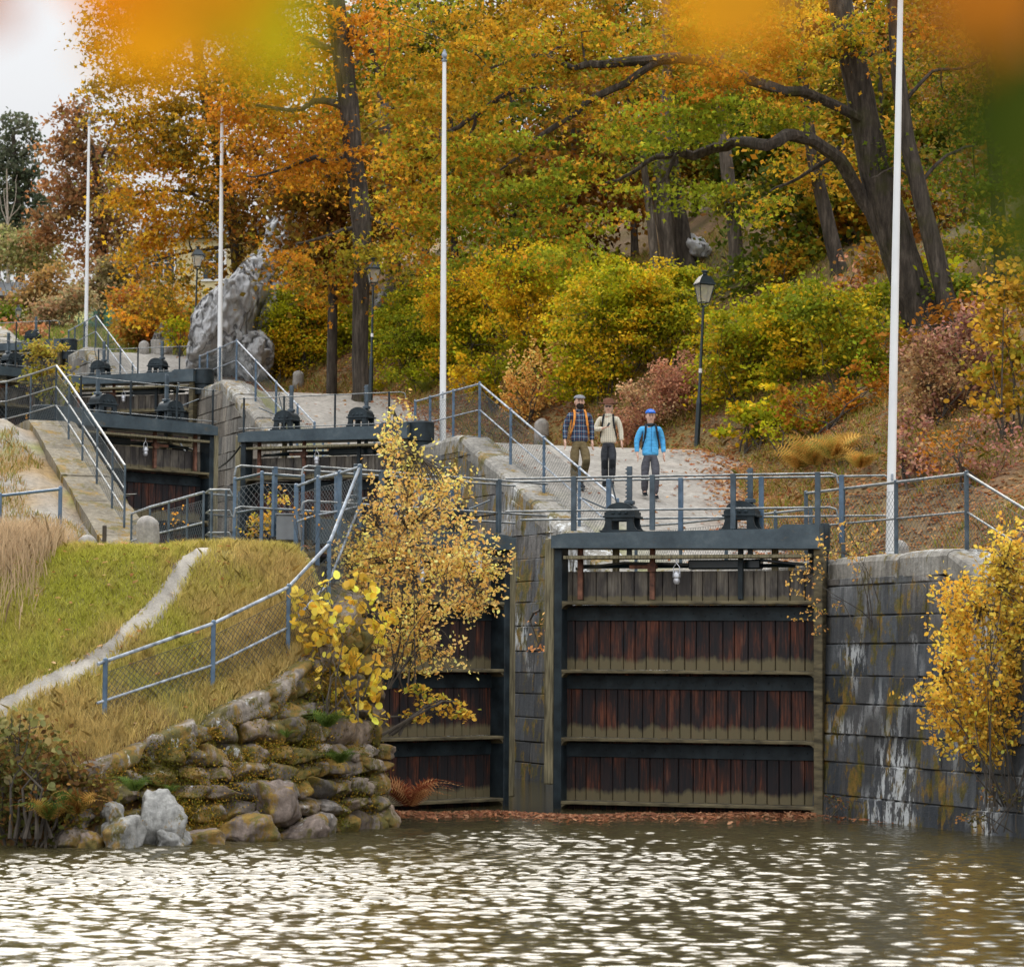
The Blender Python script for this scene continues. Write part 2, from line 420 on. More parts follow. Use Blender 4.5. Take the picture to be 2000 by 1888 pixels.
# ------------------------------------------------------------ ground, path, water
GRAV = np.array([.31, .285, .25]); LITT = np.array([.20, .12, .05]); SOIL = np.array([.10, .08, .035]); GRASS = np.array([.20, .21, .035]); DRY = np.array([.30, .20, .09])
def lerp(a, b, k): return a * (1 - k[..., None]) + b * k[..., None]
def grid_faces(n, m):
    i, j = np.meshgrid(np.arange(n - 1), np.arange(m - 1), indexing='ij')
    a = i * m + j
    return np.stack([a, a + m, a + m + 1, a + 1], -1).reshape(-1, 4)
def right_ground():
    ts = np.concatenate([np.arange(-24, 40, .3), np.arange(40, 80, .6), np.arange(80, 230, 4)])
    vsx = np.concatenate([np.arange(.5, 14, .3), np.arange(14, 40, 1.), np.arange(40, 130, 5)])
    T, Vv = np.meshgrid(ts, vsx, indexing='ij'); Z = zright(T, Vv)
    X = R0[0] + AX[0] * T + CX[0] * Vv; Y = R0[1] + AX[1] * T + CX[1] * Vv
    d = Vv - vedge(T) + fbm(T * .9, Vv * .9) * .5
    n = fbm(T * .6, Vv * .6, 9.)
    base = lerp(np.broadcast_to(SOIL, X.shape + (3,)), np.broadcast_to(LITT, X.shape + (3,)), np.clip(.55 + n * .6, 0, 1))
    grassy = sm(58, 64, T) * sm(14, 9, Vv) + .35 * np.clip(n, 0, 1) * sm(3.5, 0, d)
    base = lerp(base, np.broadcast_to(GRASS * 1.3, X.shape + (3,)), np.clip(grassy, 0, 1))
    col = lerp(np.broadcast_to(GRAV, X.shape + (3,)) * (1 + .12 * fbm(T * 2, Vv * 2, 5.))[..., None], base, sm(-.5, .35, d))
    lit = np.clip((fbm(T * 1.6, Vv * 1.6, 20.) - .1) * 1.5, 0, 1) * sm(-2.0, 0, d) * .6
    col = lerp(col, np.broadcast_to(np.array([.26, .16, .10]), X.shape + (3,)), lit)
    edge = sm(1.5, .7, Vv) * .7; col = lerp(col, np.broadcast_to(GRASS * .9, X.shape + (3,)), edge * np.clip(.5 + n, 0, 1))
    col = col * (1 + .15 * fbm(T * 4, Vv * 4, 2.))[..., None]
    V3 = np.stack([X, Y, Z], -1).reshape(-1, 3)
    o = mesh_np('ground', V3, grid_faces(len(ts), len(vsx)), M['ground'], smooth=True, col=np.clip(col, .01, 1).reshape(-1, 3))
    tag(o, kind='structure')
right_ground()
PATHPX = [(-60, 1420), (20, 1378), (100, 1335), (170, 1300), (230, 1255), (290, 1205), (330, 1160), (358, 1110), (384, 1082), (400, 1071)]
PATH3 = np.array([hit(a, b, side='L') for a, b in PATHPX])
def dpath(X, Y):
    best = np.full(np.shape(X), 99.)
    for i in range(len(PATH3) - 1):
        a, b = PATH3[i][:2], PATH3[i + 1][:2]; ab = b - a; L2 = ab @ ab
        k = np.clip(((X - a[0]) * ab[0] + (Y - a[1]) * ab[1]) / L2, 0, 1)
        best = np.minimum(best, np.hypot(X - a[0] - k * ab[0], Y - a[1] - k * ab[1]))
    return best
def left_ground():
    xs = np.concatenate([np.arange(-60, -14, 2.), np.arange(-14, -1.0, .12)])
    ys = np.concatenate([np.arange(30.4, 42, .12), np.arange(42, 80, .4), np.arange(80, 180, 3)])
    X, Y = np.meshgrid(xs, ys, indexing='ij')
    T, Vv = TV(X, Y)
    # pull vertices beyond the chamber edge back onto it
    ex = np.where(Vv > -7.75, Vv + 7.75, 0)
    X = X - CX[0] * ex; Y = Y - CX[1] * ex; T, Vv = TV(X, Y)
    Z = zleft(X, Y)
    n = fbm(X * .7, Y * .7, 2.); n2 = fbm(X * 2.1, Y * 2.1, 7.)
    col = lerp(np.broadcast_to(GRASS, X.shape + (3,)), np.broadcast_to(DRY * .8, X.shape + (3,)), np.clip(.25 + n * .5 + n2 * .25, 0, 1))
    ramp_ = sm(6.5, 8, T)
    up = lerp(np.broadcast_to(DRY * .95, X.shape + (3,)), np.broadcast_to(GRAV * .95, X.shape + (3,)), np.clip(.5 + n * .9, 0, 1))
    up = lerp(up, np.broadcast_to(GRASS * 1.1, X.shape + (3,)), np.clip(n2 * 1.6 - .5, 0, .7))
    col = lerp(col, up, ramp_)
    low = sm(1.9, 1.2, Z) * sm(-3, -4.5, X); col = lerp(col, np.broadcast_to(np.array([.16, .085, .03]), X.shape + (3,)), low)
    dp = dpath(X, Y) + n2 * .06
    pk = sm(.34, .2, dp)
    o = mesh_np('ground', np.stack([X, Y, Z - .015 * pk], -1).reshape(-1, 3), grid_faces(len(xs), len(ys)), M['ground'], smooth=True, col=np.clip(col, .01, 1).reshape(-1, 3))
    tag(o, kind='structure')
    # the worn footpath, a sheet just above the turf
    n_ = 90; P3 = []
    for k in range(n_):
        u = k / (n_ - 1) * (len(PATH3) - 1); i = min(int(u), len(PATH3) - 2); P3.append(PATH3[i] * (1 - u + i) + PATH3[i + 1] * (u - i))
    P3 = np.array(P3); d = np.gradient(P3[:, :2], axis=0); d /= np.linalg.norm(d, axis=1)[:, None]; nn = np.stack([-d[:, 1], d[:, 0]], -1)
    rows = []
    for j, w in enumerate(np.linspace(-1, 1, 9)):
        ww = w * (.125 + .03 * fbm(np.arange(n_) * .5 + 9 * np.sign(w), np.full(n_, w * .7)) + .03 * np.sin(np.arange(n_) * .06))
        xy = P3[:, :2] + nn * ww[:, None]
        rows.append(np.column_stack([xy, zleft(xy[:, 0], xy[:, 1]) + .012 - .03 * (abs(w) > .9)]))
    V3 = np.array(rows).transpose(1, 0, 2).reshape(-1, 3)
    c = np.clip(np.array([.38, .345, .295]) * (1 + .25 * fbm(V3[:, 0] * 5, V3[:, 1] * 5))[:, None], 0, 1)
    tag(mesh_np('footpath', V3, grid_faces(n_, 9), M['gravel'], smooth=True, col=c), kind='structure')
left_ground()

def water():
    s = NT('canal_water'); s.base((.048, .040, .018)); s.set(.035, 0, .5); s.b.inputs['IOR'].default_value = 1.33
    s.bump(s.noise(s.coord((1, 1.3, 1)), 10, 4, .6), .22, .02)
    mat = s.m
    st = .032; x0, x1, y0, y1 = -10.0, 10.0, 16.0, 40.0
    nx, ny = 624, 750
    r2 = np.random.default_rng(8)
    kx = np.fft.fftfreq(nx, st) * 2 * np.pi; ky = np.fft.fftfreq(ny, st) * 2 * np.pi
    KX, KY = np.meshgrid(kx, ky, indexing='ij'); K = np.hypot(KX, KY) + 1e-6
    lam = 2 * np.pi / K
    spec = np.exp(-((np.log(lam / .21)) ** 2) / (2 * .42 ** 2)) / K + .5 * np.exp(-((np.log(lam / .8)) ** 2) / (2 * .35 ** 2)) / K
    spec *= (.12 + .88 * (KY ** 2 / K ** 2) ** 1.6)
    ph = r2.random((nx, ny)) * 2 * np.pi
    h = np.real(np.fft.ifft2(spec * np.exp(1j * ph)))
    gy = np.gradient(h, st, axis=1); h = h / gy.std() * .185
    X, Y = np.meshgrid(x0 + np.arange(nx) * st, y0 + np.arange(ny) * st, indexing='ij')
    t, v = TV(X, Y)
    calm = sm(39.5, 33, Y) * .9 + .1
    calm = calm * (.75 + .4 * sm(5, -4, X)) * (.85 + .3 * fbm(X * .25, Y * .18, 3., 3))
    edge = np.minimum(np.minimum(X - x0, x0 + (nx - 1) * st - X), np.minimum(Y - y0, y0 + (ny - 1) * st - Y))
    h = h * calm * sm(0, 1.0, edge)
    V3 = np.stack([X, Y, h], -1).reshape(-1, 3); Fc = grid_faces(nx, ny)
    nV = len(V3); xa, xb, ya, yb = X[0, 0], X[-1, 0], Y[0, 0], Y[0, -1]
    # flat water all round, joined to the rippled part
    out = [(-120, -60, 0), (120, -60, 0), (120, 140, 0), (-120, 140, 0)]
    V3 = np.vstack([V3, out]); faces = [tuple(f) for f in ()]
    me_f = Fc
    o = mesh_np('water', V3, me_f, mat, smooth=True); tag(o, kind='structure')
    bm = bmesh.new(); bm.from_mesh(o.data); bm.verts.ensure_lookup_table()
    def q(ix, iy): return ix * ny + iy
    ring = [q(0, j) for j in range(ny)]; 
    A, B, C_, D = q(0, 0), q(nx - 1, 0), q(nx - 1, ny - 1), q(0, ny - 1)
    O = [nV, nV + 1, nV + 2, nV + 3]
    sides = [([q(i, 0) for i in range(nx)], O[0], O[1]), ([q(nx - 1, j) for j in range(ny)], O[1], O[2]), ([q(i, ny - 1) for i in range(nx - 1, -1, -1)], O[2], O[3]), ([q(0, j) for j in range(ny - 1, -1, -1)], O[3], O[0])]
    bv = bm.verts
    for rg, a, b in sides:
        f = bm.faces.new([bv[a], bv[b]] + [bv[i] for i in rg[::-1]]); f.smooth = False
    bmesh.ops.triangulate(bm, faces=[f for f in bm.faces if len(f.verts) > 4])
    bmesh.ops.recalc_face_normals(bm, faces=bm.faces)
    if sum(f.normal.z for f in list(bm.faces)[:50]) < 0: bmesh.ops.reverse_faces(bm, faces=bm.faces)
    bm.to_mesh(o.data); bm.free()
    return mat
WATER = water()
# water standing in the upper chambers
for k, (ta, tb, z) in enumerate(((19.5, 37.5, 3.1), (38.8, 56.5, 6.1), (58, 76, 9.1))):
    a, b, c, d = L(ta, -7.7, z), L(tb, -7.7, z), L(tb, .1, z), L(ta, .1, z)
    tag(mesh_np('water', np.array([a, d, c, b]), [(0, 1, 2, 3)], WATER), kind='structure')

# ------------------------------------------------------------ ashlar lock walls
def ashlar(name, t0, t1, v, side, mat, zbot, course=.43, batter=.05, label='', cat='wall', seed=0, blen=(.38, .85), gap=.005, zt=None, end=False):
    """stone wall face along the lock; side=+1: chamber lies on the -v side. Blocks are cut off under the coping."""
    r = random.Random(seed); V, F, C = [], [], []
    zt = zt or (lambda t: float(prof(t)) - .30)
    def pt(t, off, z): return L(t, v + side * (off - batter * (float(zt(t)) + .34 - z)), z)
    zmax = max(zt(t) for t in np.linspace(t0, t1, 60)); z = zbot; k = 0
    while z < zmax:
        hgt = course * r.uniform(.88, 1.12); z2 = z + hgt; t = t0 - r.uniform(0, .6)
        while t < t1:
            ln = r.uniform(*blen); ta, tb = max(t, t0), min(t + ln, t1); t += ln
            if tb - ta < .05: continue
            za, zb = min(z2, float(zt(ta))), min(z2, float(zt(tb)))
            if max(za, zb) - z < .04: continue
            za, zb = max(za, z + .01), max(zb, z + .01)
            o_ = r.uniform(-.02, .022); g = gap * r.uniform(.6, 1.6); b = .013
            n = len(V); sh = r.uniform(.6, 1.35); tint = r.uniform(-.06, .09)
            cc_ = (sh * (1 + tint), sh, sh * (1 - tint))
            outer = [(ta + g, z + g), (tb - g, z + g), (tb - g, zb - g), (ta + g, za - g)]
            mt, mz = (ta + tb) / 2, (z + (za + zb) / 2) / 2
            for q in outer: V.append(pt(q[0], .012, q[1]))
            for q in outer: V.append(pt(q[0], .0, q[1]))
            for q in outer: V.append(pt(q[0] + math.copysign(min(b, abs(mt-q[0])*.8), mt - q[0]), -.02 - o_ + r.uniform(-.006, .006), q[1] + math.copysign(min(b, abs(mz-q[1])*.8), mz - q[1])))
            for a in range(4):
                a2 = (a + 1) % 4
                F.append((n + a, n + a2, n + 4 + a2, n + 4 + a)); F.append((n + 4 + a, n + 4 + a2, n + 8 + a2, n + 8 + a))
            F.append((n + 8, n + 9, n + 10, n + 11)); C += [cc_] * 12
        z = z2
    # core behind the joints
    n = len(V); ts = np.linspace(t0, t1, max(2, int((t1 - t0) / 1.5)))
    for t in ts:
        V.append(pt(t, .006, zbot)); V.append(pt(t, .006, float(zt(t)))); C += [(.55, .55, .55)] * 2
        V.append(L(t, v + side * .8, float(zt(t)))); C += [(.5, .5, .5)]
    for i in range(len(ts) - 1):
        a = n + i * 3; F.append((a, a + 3, a + 4, a + 1)); F.append((a + 1, a + 4, a + 5, a + 2))
    # closing faces at the ends
    for i in (0, len(ts) - 1):
        t = ts[i]; m_ = len(V); V.append(L(t, v + side * .8, zbot)); C += [(.6, .6, .6)]; a = n + i * 3; F.append((a, a + 1, a + 2, m_))
    o = mesh_np(name, np.array(V), F, mat, col=np.array(C))
    bm = bmesh.new(); bm.from_mesh(o.data); bmesh.ops.recalc_face_normals(bm, faces=bm.faces); bm.to_mesh(o.data); bm.free()
    tag(o, label, cat); return o
def coping(parent, t0, t1, v, side, mat, w=.62, h=.34, seed=1, seglen=(.9, 1.5), round_=.1):
    r = random.Random(seed); V, F, C = [], [], []; t = t0
    knots = sorted([p[0] for p in PT] + [t1])
    while t < t1 - .05:
        tb = min(t + r.uniform(*seglen), t1)
        for kk in knots:
            if t + .15 < kk < tb: tb = kk
        g = .01; dz = r.uniform(-.012, .02); dv = r.uniform(-.012, .012)
        ring = [(0, -h), (0, -round_), (round_ * .35, -round_ * .3), (round_, 0), (w, -.0), (w, -h)]
        n = len(V); sh = r.uniform(.85, 1.15); segs = max(2, int((tb - t) / .25) + 1)
        tt = np.linspace(t + g, tb - g, segs)
        for i, q in enumerate(tt):
            pull = .02 if i in (0, segs - 1) else 0
            for j, (a, b) in enumerate(ring):
                rr = r.uniform(-.01, .01)
                V.append(L(q, v + side * (a + dv - .03 + (pull if j < 4 else 0) + rr), float(prof(q)) + b + dz - (pull if j in (2, 3, 4) else 0) + rr * .7)); C.append((sh, sh, sh))
        m = len(ring)
        for i in range(segs - 1):
            for j in range(m):
                j2 = (j + 1) % m; F.append((n + i*m + j, n + i*m + j2, n + (i+1)*m + j2, n + (i+1)*m + j))
        F.append(tuple(n + j for j in range(m))); F.append(tuple(n + (segs-1)*m + j for j in range(m)))
        t = tb
    o = mesh_np('coping', np.array(V), F, mat, parent, smooth=False, col=np.array(C))
    bm = bmesh.new(); bm.from_mesh(o.data); bmesh.ops.recalc_face_normals(bm, faces=bm.faces); bm.to_mesh(o.data); bm.free()
    return o
wr = ashlar('lock_wall', -13, 0.0, 0, 1, M['wall_lower'], -.5, label='dark wet stone block quay wall right of the lower gate, moss and lime stained', seed=1)
coping(wr, -13, 0.0, 0, 1, M['coping'], seed=2)
w2 = ashlar('lock_wall', 0.0, 19.2, 0, 1, M['wall_lower'], -.5, label='stone chamber wall seen through the gap between the lower gates, mossy sloping top', seed=3)
coping(w2, 0.0, 19.2, 0, 1, M['coping'], seed=4)
w3 = ashlar('lock_wall', 19.2, 38.3, 0, 1, M['wall_upper'], 2.5, label='pale grey stone chamber wall between the middle gates, below the second flagpole from the left', seed=5)
coping(w3, 19.2, 38.3, 0, 1, M['coping'], seed=6)
w4 = ashlar('lock_wall', 38.3, 58, 0, 1, M['wall_upper'], 5.5, label='pale stone chamber wall below the leftmost flagpole, farther up the lock flight', seed=7)
coping(w4, 38.3, 58, 0, 1, M['coping'], seed=8)
w5 = ashlar('lock_wall', 58, 76, 0, 1, M['wall_upper'], 8.5, label='farthest stone lock wall beyond the leftmost flagpole', seed=9)
coping(w5, 58, 76, 0, 1, M['coping'], seed=10)
wl_ = ashlar('lock_wall', 1.4, 76, -7.75, -1, M['wall_upper'], -.5, label='left chamber wall with broad pale sloping coping beside the steep three-rail railing', seed=11, blen=(1.2, 2.4), course=.6)
coping(wl_, 1.4, 76, -7.75, -1, M['coping_left'], w=.95, seed=12, seglen=(1.0, 1.9))
# breast walls under the upper gates
for k, (tt, zb, zt_) in enumerate(((19.0, -.5, 3.0), (38.1, 2.5, 6.0), (57.3, 5.5, 9.0))):
    mb = MB()
    a, b = L(tt, -7.7, 0), L(tt, .05, 0)
    c = (a + b) / 2; ang = math.atan2(CX[1], CX[0]); Rz = Matrix.Rotation(ang, 3, 'Z')
    mb.box((c[0], c[1], (zb + zt_) / 2), (7.7, 1.2, zt_ - zb), Rz, .04)
    o = mb.build('breast_wall', M['wall_upper']); ca = o.data.color_attributes.new('Col', 'FLOAT_COLOR', 'POINT')
    ca.data.foreach_set('color', np.ones(len(o.data.vertices) * 4, np.float32))
    tag(o, ['stone sill wall under the middle gates', 'stone sill wall under the third gates', 'stone sill wall under the farthest gates'][k], 'wall')

# ------------------------------------------------------------ lock gates
def gate_leaf(sgn, Lg, label, group, fine=True):
    """local frame: hinge at the origin, leaf along +x (length Lg), downstream face towards -y*sgn ... sgn=-1 mirrors it; z=0 is the water below"""
    root = thing('lock_gate', label, 'lock gate', group=group)
    f = -1  # downstream side, towards the camera
    def Y(y): return y * sgn
    fz = [.09, 1.02, 2.02, 3.03]                   # girder heights
    # planks of the four panels
    def planks(z0, z1, mat, nm):
        V, F, C = [], [], []; x = .12; r = random.Random(int(z0 * 100) + 7)
        pw = .19
        while x < Lg - .1:
            w = min(pw * r.uniform(.85, 1.2), Lg - .1 - x); off = r.uniform(-.006, .006); rv = r.random(); n = len(V)
            for zz, g in ((z0, 0.), (z1, 1.)):
                for (xx, yy) in ((x + .004, -.02 + off), (x + .012, -.035 + off), (x + w - .012, -.035 + off), (x + w - .004, -.02 + off), (x + w - .004, .05), (x + .004, .05)):
                    V.append((xx, Y(yy), zz)); C.append((rv, g, 0))
            for k in range(6): F.append((n + k, n + (k + 1) % 6, n + 6 + (k + 1) % 6, n + 6 + k))
            F.append(tuple(n + k for k in range(6))); F.append(tuple(n + 6 + k for k in range(6)))
            x += w
        o = mesh_np('planking', np.array(V), F, mat, root, col=np.array(C)); 
        bm = bmesh.new(); bm.from_mesh(o.data); bmesh.ops.recalc_face_normals(bm, faces=bm.faces); bm.to_mesh(o.data); bm.free()
        if nm: o['label'] = nm
    for a, b in ((.12, 1.0), (1.05, 2.0), (2.05, 3.0)): planks(a, b, M['plank_red'], None)
    planks(3.06, 3.5, M['plank_pale'], 'grey weathered top boards'); planks(-.6, .06, M['plank_red'], None)
    # girders with a deep dark web, riveted strap and rounded corner gussets
    for z in fz:
        g = MB(); g.box((Lg / 2, Y(-.17), z), (Lg, .30, .05), bev=.008)
        for x0, d in ((.11, 1), (Lg - .11, -1)):
            for zz, dz in ((z - .025, -1), (z + .025, 1)):
                if zz < 0: continue
                pts = [(x0, zz)] + [(x0 + d * .11 * (1 - math.sin(a)), zz + dz * .11 * (1 - math.cos(a))) for a in np.linspace(0, math.pi / 2, 6)]
                if dz < 0: g.prism([(p[0], p[1]) for p in pts], min(Y(-.31), Y(-.04)), max(Y(-.31), Y(-.04)))
        g.build('girder', M['girder'], root)
        if z > .5:
            s_ = MB(); s_.box((Lg / 2, Y(-.05), z - .16), (Lg - .2, .02, .20), bev=.004)
            rv = MB(); x = .28
            while x < Lg - .2:
                rv.lathe([(.013, -.006), (.010, .006), (.004, .010)], 6, (0, 0, 0)); n = len(rv.v) - 18
                for i in range(n, len(rv.v)):
                    q = rv.v[i]; rv.v[i] = (x + q[0], Y(-.062 - q[2]), z - .19 + q[1] + .035 * ((int(x * 7)) % 2))
                x += .19
            s_.add(rv.v, rv.f); s_.build('strap', M['steel_dark'], root)
    # end posts
    pm = MB(); pm.box((Lg - .06, Y(-.17), 1.7), (.12, .32, 4.3), bev=.01); pm.build('frame_post', M['steel_dark'], root)
    pm = MB(); pm.box((.06, Y(-.17), 1.7), (.13, .32, 4.3), bev=.01); pm.build('frame_post', M['girder'], root)
    fp = MB()
    zz = np.linspace(.12 if sgn > 0 else .35, 3.98, 14)
    for i in range(13):
        fp.box((Lg + .075, Y(-.2), (zz[i] + zz[i + 1]) / 2), (.15 + random.uniform(-.006, .004), .18, zz[i + 1] - zz[i] + .001), bev=0)
    fp = MB(); fp.box((Lg + .08, Y(-.21), (3.99 + zz[0]) / 2), (.155, .19, 3.99 - zz[0]), bev=.018)
    fp.build('fender_post', M['post_wood'], root)
    # top beam, deeper near the hinge, and the hinge drum
    bm_ = MB(); a = -.05 if not fine else .02
    bm_.prism([(a, 3.80), (Lg + .02, 3.84), (Lg + .02, 4.02), (Lg - .2, 4.06), (.62, 4.09), (.55, 4.15), (a, 4.15)], min(Y(-.42), Y(.30)), max(Y(-.42), Y(.30)))
    bo = bm_.build('top_beam', M['beam'], root)
    d_ = MB(); dr = .30 if not fine else .16; d_.lathe([(dr*.86, 3.45), (dr*.86, 3.72), (dr, 3.74), (dr, 4.13), (dr*.9, 4.16)], 20, (-.14 if not fine else .12, 0, .02)); d_.build('hinge_drum', M['steel_dark'], root, True)
    # walkway plank and bracing just under the beam
    w = MB(); w.box((Lg / 2, Y(.28), 3.72), (Lg - .3, .16, .06), bev=.008); w.box((Lg / 2, Y(-.30), 3.70), (Lg - .3, .12, .05), bev=.006); w.build('foot_plank', M['post_wood'], root)
    k = MB(); k.tube([(.1, Y(.1), 3.56), (1.0, Y(.12), 3.66), (2.0, Y(.1), 3.60), (3.1, Y(.13), 3.63), (Lg - .2, Y(.1), 3.55)], .022, 6); k.build('cable', M['lamp_black'], root)
    hb = MB(); hb.box((1.55, Y(.14), 3.60), (1.1, .2, .14), bev=.02); hb.tube([(.5, Y(.14), 3.58), (Lg - .3, Y(.14), 3.58)], .03, 8); hb.build('drive_shaft', M['lamp_black'], root)
    for x in (.28 * Lg + .12, .62 * Lg + .08, .915 * Lg):
        b = MB(); b.bar((x, Y(-.12), 3.08), (x, Y(-.12), 3.84), .075, .06, .006)
        if abs(x - .62 * Lg - .08) < .01: b.box((x + .14, Y(-.12), 3.56), (.42, .05, .055)); b.box((x, Y(-.16), 3.55), (.12, .04, .12))
        b.build('lift_rod', M['rust'] if x > .4 * Lg else M['steel_dark'], root)
    for x in (.2 * Lg, .8 * Lg):
        b = MB(); b.box((x, Y(.16), 3.66), (.09, .07, .34)); b.build('bracket', M['post_wood'], root)
    # winding gear
    for gi, x in enumerate((.31 * Lg, .76 * Lg)):
        st = MB()
        for yy in (-.22, .10):
            y0, y1 = sorted((Y(yy), Y(yy + .05)))
            for sx in (-1, 1):
                pts = [(x + sx * .27, 4.111), (x + sx * .235, 4.153), (x + sx * .215, 4.223), (x + sx * .22, 4.293), (x + sx * .09, 4.293), (x + sx * .115, 4.244), (x + sx * .115, 4.111)]
                st.prism(pts, y0, y1)
            st.prism([(x - .12, 4.244), (x + .12, 4.244), (x + .12, 4.293), (x - .12, 4.293)], y0, y1)
        st.box((x, Y(-.03), 4.303), (.50, .42, .03), bev=.004)
        st.box((x, Y(-.03), 4.093), (.60, .42, .03), bev=.004)
        fr = st.build('winding_stand', M['steel_dark'], root)
        w = MB(); pts = [(x - .235, 4.314), (x + .235, 4.314), (x + .235, 4.377)] + [(x + .215 * math.cos(a), 4.373 + .145 * math.sin(a)) for a in np.linspace(0, math.pi, 13)] + [(x - .235, 4.377)]
        w.prism(pts, min(Y(-.2), Y(.12)), max(Y(-.2), Y(.12)))
        for sx in (-.1, 0, .1): 
            w.box((x + sx, Y(-.21), 4.363), (.045, .03, .045), bev=.01)
        w.build('gear_housing', M['steel_dark'], root)
        rk = MB(); top = 5.0 if gi == 0 else 5.06; rx = x - .10 if gi else x - .12
        rk.box((rx, Y(-.02), (3.7 + top) / 2), (.075, .05, top - 3.7), bev=.005)
        z = 4.48
        while z < top - .03:
            rk.prism([(rx + .037 * 1, z), (rx + .07, z + .012), (rx + .037, z + .035)], min(Y(-.04), Y(.0)), max(Y(-.04), Y(.0))); z += .058
        rk.box((rx, Y(-.02), 4.52), (.14, .12, .06), bev=.01)
        rk.build('toothed_rack', M['steel'], root)
        if gi == 1:
            for hp in ([(x + .06, Y(-.12), 4.48), (x + .16, Y(-.12), 4.86), (x + .13, Y(-.12), 4.9)], [(x + .2, Y(-.15), 4.42), (x + .55, Y(-.3), 4.58)]):
                h = MB(); h.tube(hp, .012, 6); h.build('crank_rod', M['steel'], root)
    # walkway railings
    r1 = .016 if fine else .011
    def railing(yy, ptop, xs, pw, h2, ext, pmat, zb):
        for x in xs:
            p = MB(); p.bar((x, Y(yy), zb), (x, Y(yy), ptop + .02), pw, pw * .8, .006); p.build('railing_post', pmat, root)
        q = MB()
        for hz in ([ptop] if h2 is None else [ptop, h2]):
            e = [(ext[1], Y(yy), hz), (ext[0] + .12, Y(yy), hz), (ext[0] + .03, Y(yy), hz - .03), (ext[0], Y(yy), hz - .15)]
            q.tube(e, r1, 8)
        q.build('handrail', M['rail_dark'], root, True)
    if fine:
        railing(-.38, 4.88, (.05, 1.30, 2.52, 3.73), .075, 4.39, (-.25, Lg + .75), M['steel'], 4.09)
        railing(.30, 4.88, (-.15, 1.05, 2.28, 3.40), .07, 4.30, (-.9, Lg + .75), M['steel_blue'], 3.9)
    else:
        railing(-.38, 4.78, (.4, 1.7, 2.95, Lg - .1), .04, 4.13, (.0, Lg + .02), M['steel_dark'], 4.05)
    # cage lamp hanging below the walkway
    x = .535 * Lg; la = MB(); la.lathe([(.012, 3.50), (.045, 3.47), (.06, 3.44), (.06, 3.40), (.045, 3.385), (.05, 3.36), (.05, 3.33), (.03, 3.30)], 12, (x, Y(-.32), 0))
    lo = la.build('gate_lamp', simple('galvanised_lamp', (.5, .5, .52), .3, .5, .2, 9) if 'glamp' not in M else M['glamp'], root, True); M['glamp'] = lo.data.materials[0]
    hk = MB()
    for s2 in (-1, 1): hk.tube([(x + s2 * .05, Y(-.32), 3.44), (x + s2 * .045, Y(-.32), 3.55), (x, Y(-.32), 3.61)], .007, 5)
    hk.tube([(x, Y(-.32), 3.60), (x, Y(-.32), 3.70)], .006, 5); hk.build('lamp_hook', M['glamp'], lo)
    return root
def place_leaf(root, tH, vH, ang, z): # ang: world angle of the leaf direction
    p = L(tH, vH, z); root.location = p; root.rotation_euler = (0, 0, ang)
def dirang(dx, dy): return math.atan2(dy, dx)
gR = gate_leaf(1, 4.05, 'large right leaf of the lower gates, red-brown planks between rusty girders, whole face in view', 'lock gate leaves')
gL = gate_leaf(-1, 4.05, 'left leaf of the lower gates, half hidden behind the golden shrub', 'lock gate leaves')
# right leaf runs to the left: its local +y must point away from downstream; use the mirrored one for it
gR2, gL2 = gL, gR
lab = gR['label']; gR2['label'] = gR['label'] if False else 'large right leaf of the lower gates, red-brown planks between rusty girders, whole face in view'
gL2['label'] = 'left leaf of the lower gates, half hidden behind the golden shrub'
place_leaf(gR2, .05, -.02, dirang(-.944, .33), 0)
hl = np.array([-3.05, 38.4]); tH, vH = TV(*hl)
place_leaf(gL2, tH, vH, dirang(.69, .72), 0)
mR = gate_leaf(-1, 4.05, 'middle gate leaf with dark beam ending just left of the second flagpole from the right', 'lock gate leaves', False)
mL = gate_leaf(1, 4.05, 'middle gate leaf behind the sloping double railing, with a white lamp hanging below its beam', 'lock gate leaves', False)
place_leaf(mR, 19.0, -.02, dirang(-.90, .43), 3.0)
place_leaf(mL, 18.6, -7.75, dirang(.66, .75), 3.0)
for k, (tt, z) in enumerate(((37.9, 5.98), (57.0, 8.9))):
    a = copy_tree(mR); place_leaf(a, tt, -.02, dirang(-.93, .36), z)
    a['label'] = ['third gate leaf up the flight, its beam ending by the second flagpole from the left', 'farthest gate leaf at the left edge, its beam ending at the leftmost flagpole'][k]
    b = copy_tree(mL); place_leaf(b, tt - .4, -7.75, dirang(.66, .75), z)
    b['label'] = ['third gate leaf at the left edge, its timber end post below the leafy bush', 'farthest gate leaf mostly beyond the left edge'][k]

